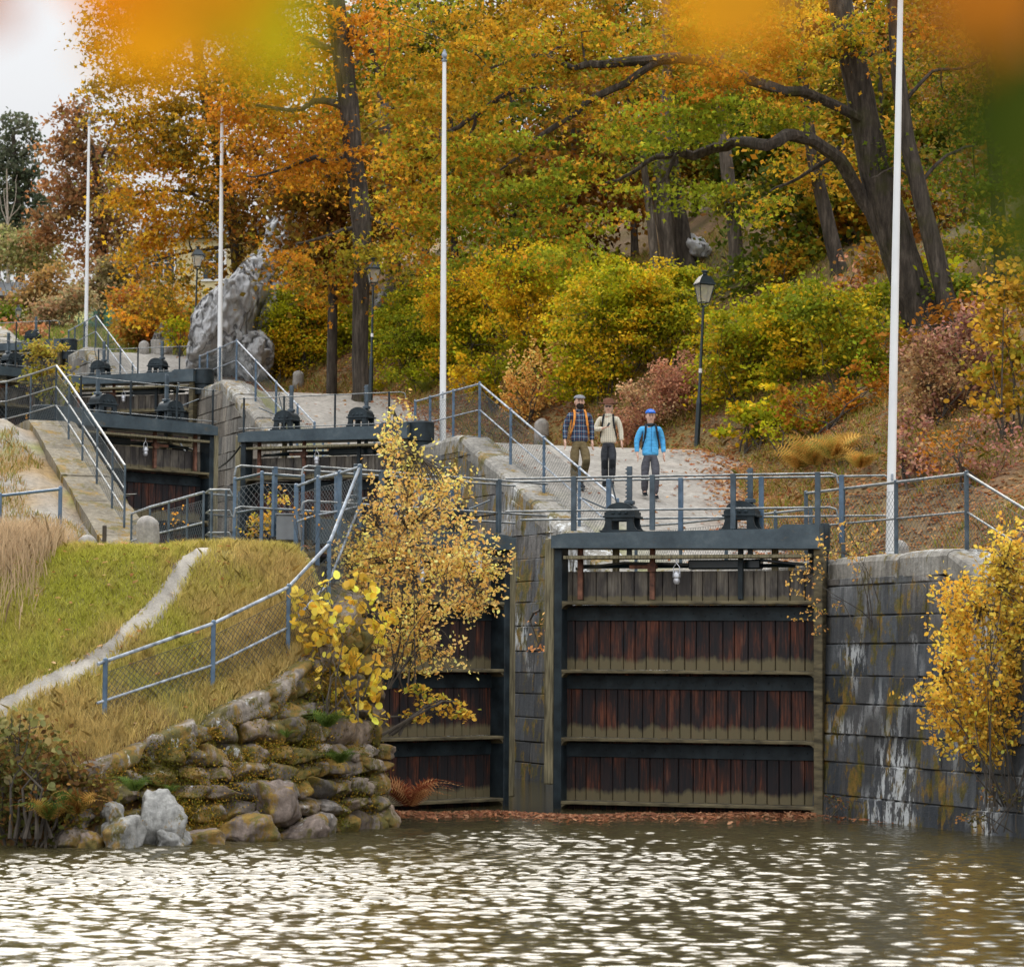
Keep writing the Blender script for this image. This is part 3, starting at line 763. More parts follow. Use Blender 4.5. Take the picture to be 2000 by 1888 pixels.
# ------------------------------------------------------------ railings
def chainlink(parent, panels, sp=.06, r=.0028, mat=None):
    V, F = [], []
    for (a0, a1, b0, b1) in panels:            # bottom a0->b0, top a1->b1
        a0, a1, b0, b1 = map(np.array, (a0, a1, b0, b1))
        W = np.linalg.norm(b0 - a0); H = np.linalg.norm(a1 - a0)
        def pt(u, w): k = u / W; return (a0 * (1 - k) + b0 * k) * (1 - w / H) + (a1 * (1 - k) + b1 * k) * (w / H)
        segs = []
        for sg in (1, -1):
            c = -H + sp * .5
            while c < W:
                u0, u1 = max(c, 0), min(c + H, W)
                if u1 > u0:
                    w0, w1 = u0 - c, u1 - c
                    if sg < 0: w0, w1 = H - w0, H - w1
                    segs.append((pt(u0, w0), pt(u1, w1)))
                c += sp * 1.41
        segs.append((a0, b0)); segs.append((a1, b1))
        for p, q in segs:
            d = q - p; ln = np.linalg.norm(d)
            if ln < .02: continue
            d = d / ln; n1 = np.cross(d, (0.13, .99, 0.02)); n1 /= np.linalg.norm(n1); n2 = np.cross(d, n1); n = len(V)
            for e in (p, q):
                for k in range(3): V.append(e + r * (n1 * math.cos(k * 2.094) + n2 * math.sin(k * 2.094)))
            for k in range(3): F.append((n + k, n + (k + 1) % 3, n + 3 + (k + 1) % 3, n + 3 + k))
    return mesh_np('wire_mesh', np.array(V), np.array(F), mat or M['wire'], parent)
def railing(label, bases, h=1.05, rails=(1.0, .5), pw=.05, rr=.021, pmat=None, rmat=None, mesh=True, sp=.07, wr_=.0028, wmat=None, group=None, hs=None, pr_=0.0, ext0=0, ext1=0, mtop=.88, kind='railing'):
    bases = [np.array(b, float) for b in bases]
    root = thing('railing', label, kind, bases[0], group=group); o0 = bases[0]
    B = [b - o0 for b in bases]; hs = hs or [h] * len(B); up = np.array([0, 0, 1.])
    for b, hh in zip(B, hs):
        p = MB()
        if pr_: p.tube([b - up * .1, b + up * hh], pr_, 8)
        else: p.bar(b - up * .15, b + up * (hh + .01), pw, pw, .005); p.lathe([(pw * .6, hh + .005), (pw * .55, hh + .03), (pw * .2, hh + .045)], 8, b)
        p.build('post', pmat or M['steel_blue'], root)
    for f in rails:
        pts = [b + up * hh * f for b, hh in zip(B, hs)]
        if ext0: pts = [pts[0] - (pts[1] - pts[0]) / np.linalg.norm(pts[1] - pts[0]) * ext0] + pts
        if ext1: pts = pts + [pts[-1] + (pts[-1] - pts[-2]) / np.linalg.norm(pts[-1] - pts[-2]) * ext1]
        q = MB(); q.tube(pts, rr if f > .9 else rr * .75, 8); q.build('handrail' if f > .9 else 'midrail', rmat or M['rail'], root, True)
    if mesh:
        pan = [(B[i] + up * .06, B[i] + up * hs[i] * mtop, B[i+1] + up * .06, B[i+1] + up * hs[i+1] * mtop) for i in range(len(B) - 1)]
        chainlink(root, pan, sp, wr_, wmat)
    return root
def onL(ts, v, dz=0): return [L(t, v, float(prof(t)) + dz) for t in ts]
railing('railing with wire mesh around the base of the tall right flagpole', onL([1.4, .2, -1.4, -3.35, -5.4, -7.6], .32), 1.02, pw=.055, pmat=M['steel'], rmat=M['rail_dark'], wmat=M['wire'])
railing('wire mesh railing on the long slope left of the three walkers, below the third flagpole',
        onL([20.2, 19.2, 17.7, 16.1, 14.3, 12.5, 10.7, 8.9], .4), 1.05, pw=.055)
railing('railing along the lower path edge seen behind the winding gears of the large gate', onL([8.3, 6.4, 4.6, 2.8, 1.6], .5), .8, pw=.055, pmat=M['steel'], rmat=M['rail_dark'])
railing('railing down the middle slope, its top corner at the second flagpole from the left', onL([39.5, 38.6, 37.2, 35.4, 33.4, 31.4, 29.4, 27.9], .4), 1.05, sp=.09, pw=.055)
railing('farthest stair-side railing, its top corner beside the leftmost flagpole', onL([58.5, 57.4, 55.8, 53.9, 51.9, 50.0, 48.2, 46.6], .4), 1.05, sp=.11, pw=.055, pmat=M['steel'])
railing('short railing at the edge of the middle landing behind the gate gear', onL([27.5, 25.4, 23.4], .5), .75, sp=.09, pw=.05, mesh=False, rails=(1., .5))
# left bank: double railing down the ramp
lv = -8.3
railing('steep three-rail mesh railing descending the left bank ramp to the round-topped stone', [L(t, -8.15, float(prof(t)) + .0) for t in (16.2, 14.9, 13.6, 12.3, 11.0, 10.0)], 1.05, (1., .62, .28), pr_=.02, pmat=M['steel'], rmat=M['rail_dark'], sp=.08, rr=.022)
railing('railing with mesh curving left from the top of the steep left ramp', [L(16.2, -8.15, 6.68), L(18.0, -8.3, 6.68), L(19.6, -8.5, 6.68), L(20.9, -9.3, 6.68), L(21.6, -10.4, 6.6), L(21.0, -11.6, 6.5)], 1.05, (1., .62, .28), pr_=.02, pmat=M['steel'], rmat=M['rail_dark'], sp=.08)
def bas(px, py, h, d, z=None):
    p = P(px, py, d); p = p.copy(); p[2] -= h; return p
zl = lambda px, py, d, h: bas(px, py, h, d)
railing('low wire-mesh railing running right from the round-topped stone along the lock edge', [zl(257, 1003, 44.5, 1.0), zl(293, 990, 43, 1.0), zl(330, 980, 42, 1.0), zl(366, 970, 41, 1.0), zl(398, 961, 40.2, 1.0)], 1.0, (1., .55, .2), pr_=.018, pmat=M['steel'], sp=.07)
# caged end hoop
def hoop():
    c = P(430, 1045, 39.4); c[2] = 3.62
    root = thing('fence_end', 'curved mesh hoop ending the low lock-side railing near the top of the footpath', 'fence', c)
    for k, zz in enumerate((1.0, .7, .38)):
        q = MB(); pts = [(.17, .0, zz - .08), (.13, 0, zz), (0, -.03, zz), (-.16, 0, zz), (-.22, .10, zz - .03), (-.14, .2, zz - .05), (.22, .25, zz - .08)]
        q.tube(pts, .02 if k == 0 else .014, 8); q.build('hoop_rail', M['rail_dark'], root, True)
    for x, y in ((.08, -.02), (-.13, 0), (.24, .25)):
        q = MB(); q.tube([(x, y, -.1), (x, y, 1.0)], .02, 8); q.build('post', M['steel'], root)
    chainlink(root, [((.08, -.02, 0), (.08, -.02, .95), (-.13, 0, 0), (-.13, 0, .95)), ((-.13, 0, 0), (-.13, 0, .95), (-.2, .12, 0), (-.2, .12, .9)), ((-.2, .12, 0), (-.2, .12, .9), (.22, .25, 0), (.22, .25, .9))], .045, .0018)
hoop()
def frail(label, pts, hs, d_rails=(1., .52), **kw): return railing(label, [bas(a, b, h, d) for (a, b, d), h in zip(pts, hs)], hs=hs, rails=d_rails, **kw)
frail('straight chain link section between the hoop and the leaning blue panel', [(459, 937, 38.9), (512, 925, 38.6), (592, 931, 38.2)], [1.0, 1.03, .98], sp=.07, wr_=.0025, wmat=M['wire_grey'], pmat=M['steel_blue'], rmat=M['steel'])
frail('blue mesh fence panel with a leaning end post at the crest of the bank', [(579, 950, 37.6), (622, 934, 37.3), (664, 924, 36.9), (703, 912, 36.4)], [1.02, 1.05, 1.08, 1.1], sp=.05, wr_=.002, wmat=M['wire_grey'], pw=.06)
# foreground fence down the bank to the water side
fb = [(703, 912, 36.4), (643, 1062, 35.6), (564, 1146, 34.9), (417, 1217, 33.9), (206, 1291, 32.7)]
rt = railing('blue chain link railing curving down the bank above the rubble wall, left foreground', [bas(a, b, h, d) for (a, b, d), h in zip(fb, (1.1, 1.05, 1.08, 1.08, .98))], hs=[1.1, 1.05, 1.08, 1.08, .98], sp=.062, wr_=.0038, wmat=M['wire'], pw=.055, rails=(1., .52), ext1=.12, mtop=.86, rr=.023)
railing('plain blue rail with one end post in the tall dry grass at the left edge', [bas(118, 955, .62, 38.2), bas(0, 968, .62, 37.6), bas(-130, 985, .62, 37.0)], .62, (1., .2), mesh=False, pw=.05, rmat=M['steel_blue'], rr=.022)
mb = MB(); q0, q1 = P(352, 865, 60.5), P(470, 870, 57.5)
mb.tube([q0 * (1 - k) + q1 * k - np.array([0, 0, .55 * 4 * k * (1 - k)]) for k in np.linspace(0, 1, 14)], .022, 6)
tag(mb.build('cable', M['lamp_black'], None, True), 'black cable sagging between the middle gate leaves in front of the pale wall', 'cable')
# ------------------------------------------------------------ rubble wall and rocks
def ico(sub):
    bm = bmesh.new(); bmesh.ops.create_icosphere(bm, subdivisions=sub, radius=1); V = np.array([v.co[:] for v in bm.verts]); F = np.array([[v.index for v in f.verts] for f in bm.faces]); bm.free(); return V, F
ICO = {k: ico(k) for k in (2, 3, 4, 5, 6)}
def rock_verts(c, d, R=None, sub=3, seed=0., box=.55, rough=.16, ridged=False, planes=9):
    V, F = ICO[sub]; U = V.copy()
    p = 2 + 6 * box; nrm = (np.abs(U) ** p).sum(1) ** (1 / p); U = U / nrm[:, None]
    r_ = np.random.default_rng(int(seed * 100) + 1)
    for k in range(planes):                      # flat cleaved facets
        n = r_.normal(size=3); n /= np.linalg.norm(n); off = r_.uniform(.72, .98); dd = U @ n - off
        U = U - np.where(dd > 0, dd, 0)[:, None] * n * .9
    s1 = fbm(U[:, 0] * 1.6 + seed, U[:, 1] * 1.6, U[:, 2] * 1.6 + seed, 3); s2 = fbm(U[:, 0] * 6 + seed, U[:, 1] * 6, U[:, 2] * 6, 3)
    if ridged: s1 = 1 - 2 * np.abs(s1)
    U = U * (1 + rough * s1 + rough * .35 * s2)[:, None]
    U = U * (np.array(d) / 2)
    if R is not None: U = U @ np.array(R).T
    return U + np.array(c), F
def multi(name, parts, mat, label=None, cat=None, parent=None, smooth=True):
    V, F, C = [], [], []; n = 0
    for (v, f, c) in parts:
        V.append(v); F.append(f + n); C.append(np.tile(np.array(c)[None], (len(v), 1))); n += len(v)
    o = mesh_np(name, np.vstack(V), np.vstack(F), mat, parent, smooth=smooth, col=np.vstack(C))
    tag(o, label, cat); return o
FOOT = np.array([(-5.3, 31.45), (-4.1, 32.2), (-3.1, 33.3), (-2.25, 34.5), (-1.72, 35.45)])
TOPL = np.array([(-5.2, 31.95, .82), (-4.0, 33.15, 1.32), (-3.05, 34.4, 1.82), (-2.55, 35.2, 2.35), (-2.2, 36.0, 3.0)])
def wall_pt(u, h):
    u = u * 4; i = min(int(u), 3); k = u - i
    f = FOOT[i] * (1 - k) + FOOT[i + 1] * k; t = TOPL[i] * (1 - k) + TOPL[i + 1] * k
    bul = .10 * math.sin(h * math.pi)
    d = FOOT[i + 1] - FOOT[i]; d = d / np.linalg.norm(d); n = np.array([d[1], -d[0]])
    xy = f * (1 - h) + t[:2] * h + n * bul
    return np.array([xy[0], xy[1], -.12 + (t[2] + .12) * h]), np.array([d[0], d[1], 0])
parts = []; r = random.Random(21)
nU, nH = 60, 18
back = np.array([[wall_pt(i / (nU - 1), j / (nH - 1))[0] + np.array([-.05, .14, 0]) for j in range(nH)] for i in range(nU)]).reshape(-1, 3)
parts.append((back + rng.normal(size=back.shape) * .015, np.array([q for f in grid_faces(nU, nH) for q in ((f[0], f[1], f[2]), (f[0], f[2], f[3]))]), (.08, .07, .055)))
hz_u = [0., .11, .26, .42, .58, .74]
for u0 in np.linspace(0, 1, 400):
    pass
Ltot = 5.9
def zt_at(u): return wall_pt(u, 1.0)[0][2] + .12
z = 0.0; row = 0
while z < 3.7:
    hh = r.uniform(.19, .34) if row else .33
    u = -r.uniform(0, .06)
    while u < 1.0:
        w = r.uniform(.24, .62) / Ltot; uc = min(max(u + w / 2, 0), 1); top = zt_at(uc)
        if z + hh * .4 < top - .12:
            hgt = min(hh * r.uniform(.85, 1.2), top - z)
            p, d = wall_pt(uc, min((z + hgt / 2) / top, 1)); ang = math.atan2(d[1], d[0])
            R = Matrix.Rotation(ang + r.uniform(-.12, .12), 3, 'Z') @ Matrix.Rotation(r.uniform(-.2, .2), 3, 'X') @ Matrix.Rotation(r.uniform(-.22, .22), 3, 'Y')
            s_ = r.uniform(.5, 1.5); tint = r.uniform(-.04, .14)
            v, f = rock_verts(p + np.array([0, .13 + r.uniform(-.03, .03), 0]), (w * Ltot * 1.06, .58, hgt * 1.08), R, 4, r.uniform(0, 90), .75, .10, planes=16)
            parts.append((v, f, (s_ * (1 + tint), s_, s_ * (1 - tint))))
        u += w
    z += hh; row += 1
# long capstones
u = .0
while u < .97:
    w = r.uniform(.7, 1.15) / Ltot; uc = min(u + w / 2, 1); p, d = wall_pt(uc, 1.0); q0 = wall_pt(max(uc - w / 2, 0), 1.0)[0]; q1 = wall_pt(min(uc + w / 2, 1), 1.0)[0]
    ang = math.atan2(d[1], d[0]); pit = math.atan2(q1[2] - q0[2], np.linalg.norm((q1 - q0)[:2]))
    R = Matrix.Rotation(ang, 3, 'Z') @ Matrix.Rotation(-pit, 3, 'Y')
    v, f = rock_verts(p + np.array([-.03, .12, -.10]), (np.linalg.norm(q1 - q0) * 1.06, .72, .36), R, 4, r.uniform(0, 90), .7, .08, planes=5)
    s_ = r.uniform(.9, 1.35); parts.append((v, f, (s_, s_, s_ * .97))); u += w
# end of the wall turning the corner towards the gate
for k in range(36):
    a = r.uniform(0, 1); h = r.uniform(0, 1); p = np.array([-1.78 - .42 * h - .75 * a * .5, 35.5 + .8 * h + 2.2 * a, -.1 + 3.2 * h])
    v, f = rock_verts(p, (r.uniform(.35, .5), r.uniform(.4, .7), r.uniform(.28, .42)), Matrix.Rotation(r.uniform(-.4, .4), 3, 'Z'), 3, r.uniform(0, 90), .5, .13); s_ = r.uniform(.6, 1.1); parts.append((v, f, (s_, s_, s_)))
multi('rubble_wall', parts, M['rubble'], 'mossy dry-laid rubble stone wall rising from the water below the curving blue railing', 'wall')
# loose boulders at the water's edge
for k, (px, py, w, h, white, lab) in enumerate((
    (313, 1598, 100, 95, 1, 'large white pointed boulder at the foot of the rubble wall'), (232, 1628, 85, 70, 1, 'white rounded boulder at the waterline, left end of the rubble wall'),
    (215, 1583, 40, 45, 1, 'small white stone below the green fern at the left end of the wall'), (330, 1640, 70, 50, 1, 'low pale boulder half under moss, in front of the large white one'),
    (480, 1622, 130, 70, 0, 'broad flat-topped brownish boulder lying at the waterline'), (540, 1566, 100, 85, 0, 'angular pinkish grey boulder jutting from the middle of the rubble wall'),
    (590, 1625, 95, 52, 0, 'low grey boulder at the waterline, right of the broad brownish one'), (395, 1636, 90, 45, 0, 'low wet boulder left of the broad brownish one'),
    (180, 1650, 40, 45, 0, 'dark wet stone at the very left end of the shore stones'))):
    d = 31.35 + max(0, (px - 250)) * .0060 + (.12 if py < 1600 else -.1); p = P(px, py, d); sc_ = d / FPX
    v, f = rock_verts(p + np.array([0, .18, -.03]), (w * sc_, .6, h * sc_ * 1.15), Matrix.Rotation(r.uniform(-.3, .3), 3, 'Z') @ Matrix.Rotation(r.uniform(-.3, .3), 3, 'Y'), 4, 7.3 * k + 3, .45, .17, planes=14)
    s_ = r.uniform(.9, 1.2); multi('boulder', [(v, f, (s_, s_ * (.99 if white else .9), s_ * (.98 if white else .86)))], M['boulder_white'] if white else M['rubble'], lab, 'boulder', smooth=False if white else True)

# grey rock outcrop beside the path
g = hit(450, 742, side='R', d0=60); D = g[1]
def rk(px, py, w, h, dep, tilt, seed, sub=5, dd=0., bx=.55, rough=.07, parts=None):
    p = P(px, py, D + dd); sc_ = (D + dd) / FPX
    v, f = rock_verts(p, (w * sc_, dep, h * sc_), Matrix.Rotation(math.radians(tilt), 3, 'Y'), sub, seed, bx, rough, True, 34)
    # vertical fluting
    n = fbm(v[:, 0] * 2.2 + v[:, 2] * .35, v[:, 1] * 2.2, v[:, 2] * .55 + seed, 5); n2 = np.abs(fbm(v[:, 0] * 1.1 + v[:, 2] * .9, v[:, 1], v[:, 2] * .6 + seed * 3, 4)); v[:, 1] += (.5 - np.minimum(n2, .5)) * .5; v[:, 1] -= np.abs(n) * .42; v[:, 0] += n * .10
    s_ = random.uniform(.85, 1.1); return (v, f, (s_, s_, s_))
s = NT('outcrop_rock'); vc = s.n('VertexColor', layer_name='Col'); a = s.noise(s.coord((1, 1, .3)), .9, 8, .7)
c = s.ramp(a, [(.2, (.24, .235, .23)), (.36, (.60, .595, .59)), (.6, (.78, .77, .76)), (.75, (.85, .84, .83))])
c = s.mix(s.ramp(s.noise(s.coord(), 1.4, 5, .7), [(.6, 0.), (.7, .8)]), c, (.10, .07, .04)); c = s.mix(.6, c, s.ramp(s.noise(s.coord(), 8, 6, .7), [(.3, .75), (.7, 1.3)]), 'MULTIPLY')
vo = s.n('TexVoronoi', feature='DISTANCE_TO_EDGE'); vo.inputs['Scale'].default_value = .75; dq = s.mix(.35, s.coord((1, 1, .35)), s.n('TexNoise').outputs['Color']); s.l(dq, vo.inputs['Vector'])
c = s.mix(s.ramp(vo.outputs['Distance'], [(.0, .8), (.02, .0)]), c, (.05, .048, .045))
st_ = s.noise(s.coord((3, 3, .25)), 1.3, 6, .7); c = s.mix(s.ramp(st_, [(.54, 0.), (.7, .3)]), c, (.22, .115, .11))
s.base(c); s.set(.9, 0, .2); s.bump(s.noise(s.coord((1, 1, .5)), 3, 8, .75), 1., .35); M['outcrop'] = s.m
multi('rock_outcrop', [rk(418, 645, 85, 215, 3.5, 8, 1.3, 6, 1.), rk(465, 620, 100, 260, 4, 16, 4.1, 6, 1.2), rk(500, 700, 90, 120, 3.5, 14, 6.2, 6, .9), rk(505, 560, 80, 250, 4, 32, 9.4, 6, 3), rk(555, 470, 62, 170, 4, 38, 12., 6, 5), rk(550, 620, 80, 190, 4, 5, 15., 6, 3)],
      M['outcrop'], 'tall pale grey rock outcrop rising beside the path behind the second flagpole from the left', 'rock')
multi('rock', [rk(318, 668, 38, 78, 1.5, -3, 22., 4, 8)], M['outcrop'], 'small upright grey rock between the rust bush and the big outcrop', 'rock')
multi('rock', [rk(752, 590, 40, 60, 2, 20, 25., 4, 2)], M['outcrop'], 'grey rock glimpsed between the two trunks beside the middle street lamp', 'rock')
multi('rock', [rk(1355, 490, 75, 60, 2, 10, 29., 4, -12)], M['outcrop'], 'dark grey rock on the slope behind the leaning pair of trunks', 'rock')

# ------------------------------------------------------------ round-topped guard stones
for k, (px, py, w, h, lab) in enumerate(((290, 1056, 46, 62, 'tall lichen-spotted round-topped stone at the foot of the left ramp railing'), (170, 1047, 38, 36, 'low squat round-topped stone in the grass, left of the taller one'),
    (1057, 864, 29, 46, 'round-topped stone bollard at the path edge, left of the bearded walker'), (582, 757, 22, 32, 'round-topped stone beside the path, left of the middle street lamp'),
    (281, 690, 21, 24, 'small round-topped stone near the rust coloured bush, farthest up the path'), (1770, 1078, 42, 36, 'stone with white lichen cap behind the railing, right of the big flagpole'))):
    p = hit(px, py, side='L' if px < 400 and py > 900 else 'R') if k != 5 else L(.7, 1.5, 3.72)
    if k < 2: p = P(px, py, 37.3 + .5 * k); p[2] = min(p[2], float(zleft(p[0], p[1])) + .02)
    sc_ = p[1] / FPX; rr = w * sc_ / 2; hh = h * sc_ * 1.02
    pr_ = [(rr * 1.03, -.15), (rr, hh * .3), (rr * .97, hh - rr * .85)] + [(rr * .97 * math.cos(a), hh - rr * .85 + rr * .85 * math.sin(a)) for a in np.linspace(.25, 1.5, 7)]
    mb = MB(); mb.lathe(pr_, 28); V = np.array(mb.v); nn = fbm(V[:, 0] * 7 + k, V[:, 1] * 7, V[:, 2] * 7); V[:, :2] *= (1 + .045 * nn)[:, None]; V[:, 2] += nn * .01
    o = mesh_np('guard_stone', V, mb.f, M['granite'], smooth=True, col=np.ones((len(V), 3))); o.location = Vector(p); o.rotation_euler = (random.uniform(-.05, .05), random.uniform(-.05, .05), k)
    tag(o, lab, 'bollard', 'round-topped guard stones')
bx_ = P(303, 680, 100); 
p = hit(305, 690, side='R'); mb = MB(); mb.box((0, 0, .2), (.35, .3, .5), None, .02); o = mb.build('stone_block', M['granite']); o.location = Vector(p)
ca = o.data.color_attributes.new('Col', 'FLOAT_COLOR', 'POINT'); ca.data.foreach_set('color', np.ones(len(o.data.vertices) * 4, np.float32)); tag(o, 'squared grey stone block standing right beside the farthest round-topped stone', 'stone')
cb = MB(); p = P(566, 1048, 38.3); cb.box((0, 0, .12), (.36, .3, .36), None, .015); cb.box((0, 0, .31), (.39, .33, .025), None, .006)
o = cb.build('control_box', simple('grey_cabinet', (.16, .17, .18), .6, 0, .15, 6)); o.location = Vector(p); tag(o, 'small grey cabinet behind the leaning end of the blue fence panel', 'box')
def stub(px, py, d, h, lab):
    p = P(px, py, d); m_ = MB(); m_.bar(p - np.array([0, 0, .1]), p + np.array([0, 0, h]), .055, .055, .008); tag(m_.build('wooden_stake', M['bark_dark']), lab, 'stake')
stub(204, 1050, 37.2, .17, 'short dark stake between the two round-topped stones on the left bank')

# ------------------------------------------------------------ flagpoles
def flagpole(bp, top_px, w, lab):
    d = bp[1]; tp = P(top_px[0], top_px[1], d); tp = tp if hasattr(tp, '__len__') else tp
    root = thing('flagpole', lab, 'flagpole', bp, group='white flagpoles along the lock flight'); b = Vector((0, 0, 0)); t = Vector(tp) - Vector(bp); r0 = w * d / FPX / 2
    m = MB(); n = 10; m.tube([b + t * k / n for k in range(-0, n + 1)], [r0 * (1 - .42 * (k / n) ** 1.3) for k in range(n + 1)], 16); m.build('pole', M['white_paint'], root, True)
    f = MB(); r1 = r0 * .62; f.lathe([(r1 * 1.0, 0), (r1 * 1.35, .02), (r1 * 1.35, .05), (r1 * .7, .07), (r1 * 1.3, .12), (r1 * 1.4, .16), (r1 * .9, .22), (r1 * .25, .28)], 12, t); f.build('finial', M['rail'], root, True)
    f = MB(); f.lathe([(r0 * 1.5, -.02), (r0 * 1.5, .03), (r0 * 1.1, .05)], 14, (0, 0, 0)); f.build('base_collar', M['steel'], root)
    c = MB(); cl = t * .13 + Vector((0, -r0 * 1.1, 0)); c.box(cl, (.03, .05, .14), None, .005); c.build('cleat', M['rail'], root)
pa = L(-.70, .6, 3.68)
flagpole(pa, (1760, -70), 18, 'tallest nearest white flagpole on the right, running out of the top of the picture')
pb = L(18.8, .55, 6.68); flagpole(pb, (868, 122), 13, 'white flagpole at the top of the long slope, beside the middle railing corner')
pc = L(37.8, .55, 9.66); flagpole(pc, (434, 197), 10, 'white flagpole in front of the grey rock outcrop')
pd = L(56.25, .55, 12.5); flagpole(pd, (174, 247), 8, 'leftmost and farthest white flagpole, against the sky edge')

# ------------------------------------------------------------ street lamps
s = NT('lantern_glass'); s.base((.62, .58, .48)); s.set(.12, 0, .8); s.b.inputs['Alpha'].default_value = .45; M['lglass'] = s.m
def lamp(p, H, lean, lab, rz=.3, gd=None):
    root = thing('street_lamp', lab, 'street lamp', p, rz, 'black lantern street lamps along the path'); root.rotation_euler = (0, math.radians(lean), 0)
    m = MB(); k = H / 3.85
    m.lathe([(.062*k, -.2), (.062*k, .04*H), (.058*k, .235*H), (.062*k, .25*H), (.048*k, .262*H), (.033*k, .28*H), (.032*k, .5*H), (.028*k, .80*H)], 14); m.build('pole', M['lamp_black'], root, True)
    b = MB(); b.lathe([(.0375*k, .415*H), (.0375*k, .44*H)], 12); b.build('white_band', M['white_paint'], root)
    z0 = .815 * H; z1 = .915 * H
    la = MB(); r0, r1 = .135*k, .235*k
    R = rz
    def cor(rad, z): return [(rad * math.cos(R + math.pi/4 + a * math.pi/2), rad * math.sin(R + math.pi/4 + a * math.pi/2), z) for a in range(4)]
    c0, c1 = cor(r0, z0), cor(r1, z1)
    for a in range(4):
        la.tube([c0[a], c1[a]], .012*k, 5); la.tube([c0[a], c0[(a+1) % 4]], .012*k, 5); la.tube([c1[a], c1[(a+1) % 4]], .016*k, 5)
        q = [c0[a], (c0[a][0] * .95, c0[a][1] * .95, z0 - .04*k), (c0[a][0] * .35, c0[a][1] * .35, z0 - .09*k), (0, 0, z0 - .10*k)]
        la.tube(q, .011*k, 5)
    fr = la.build('lantern_frame', M['lamp_black'], root)
    rf = MB(); e0, e1, e2 = cor(r1 * 1.18, z1 + .01*k), cor(r1 * 1.12, z1 + .035*k), cor(r1 * .62, .965 * H)
    rf.add(e0 + e1 + e2, [(3,2,1,0)] + [(a + 4*l, (a+1) % 4 + 4*l, (a+1) % 4 + 4*(l+1), a + 4*(l+1)) for l in (0, 1) for a in range(4)] + [(8, 9, 10, 11)])
    rf.build('lantern_roof', M['lamp_black'], fr)
    fi = MB(); fi.lathe([(.07*k, .962*H), (.085*k, .968*H), (.05*k, .975*H), (.05*k, .985*H), (.085*k, .990*H), (.085*k, .996*H), (.03*k, H)], 12); fi.build('finial', M['lamp_black'], fr, True)
    gl = MB()
    for a in range(4):
        i = (a + 1) % 4; gl.add([c0[a], c0[i], c1[i], c1[a]], [(0, 1, 2, 3)])
    gl.build('glass', gd or M['lglass'], fr)
    return root
def lampat(px, py, top, lean, lab, d=None):
    p = hit(px, py, side='R', d0=45) if d is None else P(px, py, d); H = (py - top) * p[1] / FPX; lamp(p, H, lean, lab)
lampat(1361, 872, 525, 2.6, 'nearest black street lamp, leaning slightly, right of the walkers')
lampat(724, 768, 500, .8, 'black street lamp in front of the big trunk, between the bushes', 73.0)
lampat(379, 697, 478, 1.2, 'black street lamp in front of the left edge of the grey rock')
p4 = P(32, 720, 112); lamp(p4, (720 - 595) * 112 / FPX, 1, 'farthest street lamp, at the left edge above the uppermost gate')

# ------------------------------------------------------------ houses glimpsed behind the trees
def house(c, w, d, h, rh, wall, roof, lab, wins, rz=0):
    root = thing('house', lab, 'house', c, rz)
    m = MB(); m.box((0, 0, h / 2), (w, d, h)); m.build('wall', wall, root)
    r_ = MB(); e = .4; r_.add([(-w/2-e, -d/2-e, h-.15), (w/2+e, -d/2-e, h-.15), (w/2+e, d/2+e, h-.15), (-w/2-e, d/2+e, h-.15), (-w/2-e, 0, h+rh), (w/2+e, 0, h+rh)], [(0, 1, 5, 4), (2, 3, 4, 5), (0, 4, 3), (1, 2, 5), (3, 2, 1, 0)]); rr = r_.build('roof', roof, root)
    ch = MB(); ch.box((w * .2, 0, h + rh + .1), (.6, .6, 1.2), None, .03); ch.build('chimney', M['rubble'] if False else simple('chimney_brick', (.2, .1, .07), .9), rr)
    for (x, z) in wins:
        f = MB()
        for dx, dz, a, b in ((-.55, 0, .1, 1.4), (.55, 0, .1, 1.4), (0, .7, 1.2, .1), (0, -.7, 1.2, .1), (0, 0, .06, 1.3), (0, .15, 1.0, .05)): f.box((x + dx, -d/2 - .04, z + dz), (a, .08, b))
        fo = f.build('window', M['white_paint'], root); g_ = MB(); g_.box((x, -d/2 - .01, z), (1.0, .02, 1.3)); g_.build('pane', M['lamp_black'], fo)
slate = simple('slate_roof', (.06, .065, .07), .85, 0, .3, 5, .3, stretch=(1, 4, 4)); yel = simple('cream_render', (.62, .52, .30), .8, 0, .1, 3)
pc_ = P(395, 640, 128); house(pc_, 4.6, 5, 4.0, 1.2, yel, slate, 'cream yellow house glimpsed through the orange oak crowns', ((-1.2, 2.6), (1.2, 2.6)), -.15)
ph = P(-45, 640, 150); house(ph, 4.6, 5, 1.6, 1.0, simple('brown_boards', (.14, .09, .06), .8), slate, 'low dark slate roof at the far left edge beyond the locks', ((0, 1.),), .1)
# green mesh sports fence on the grass far left
gm = simple('green_coated_wire', (.03, .17, .11), .5); g0, g1, g2 = P(136, 605, 128), P(172, 600, 130), P(250, 632, 118)
for q in (g0, g1, g2): q[2] = float(zright(*TV(q[0], q[1])))
railing('green wire fence on the grassy rise at the far left', [g0, g1 * .5 + g0 * .5, g1, (g1 + g2) / 2, g2], 1.3, (1.,), pmat=gm, rmat=gm, wmat=gm, sp=.25, wr_=.012, pr_=.03, rr=.03, kind='fence')

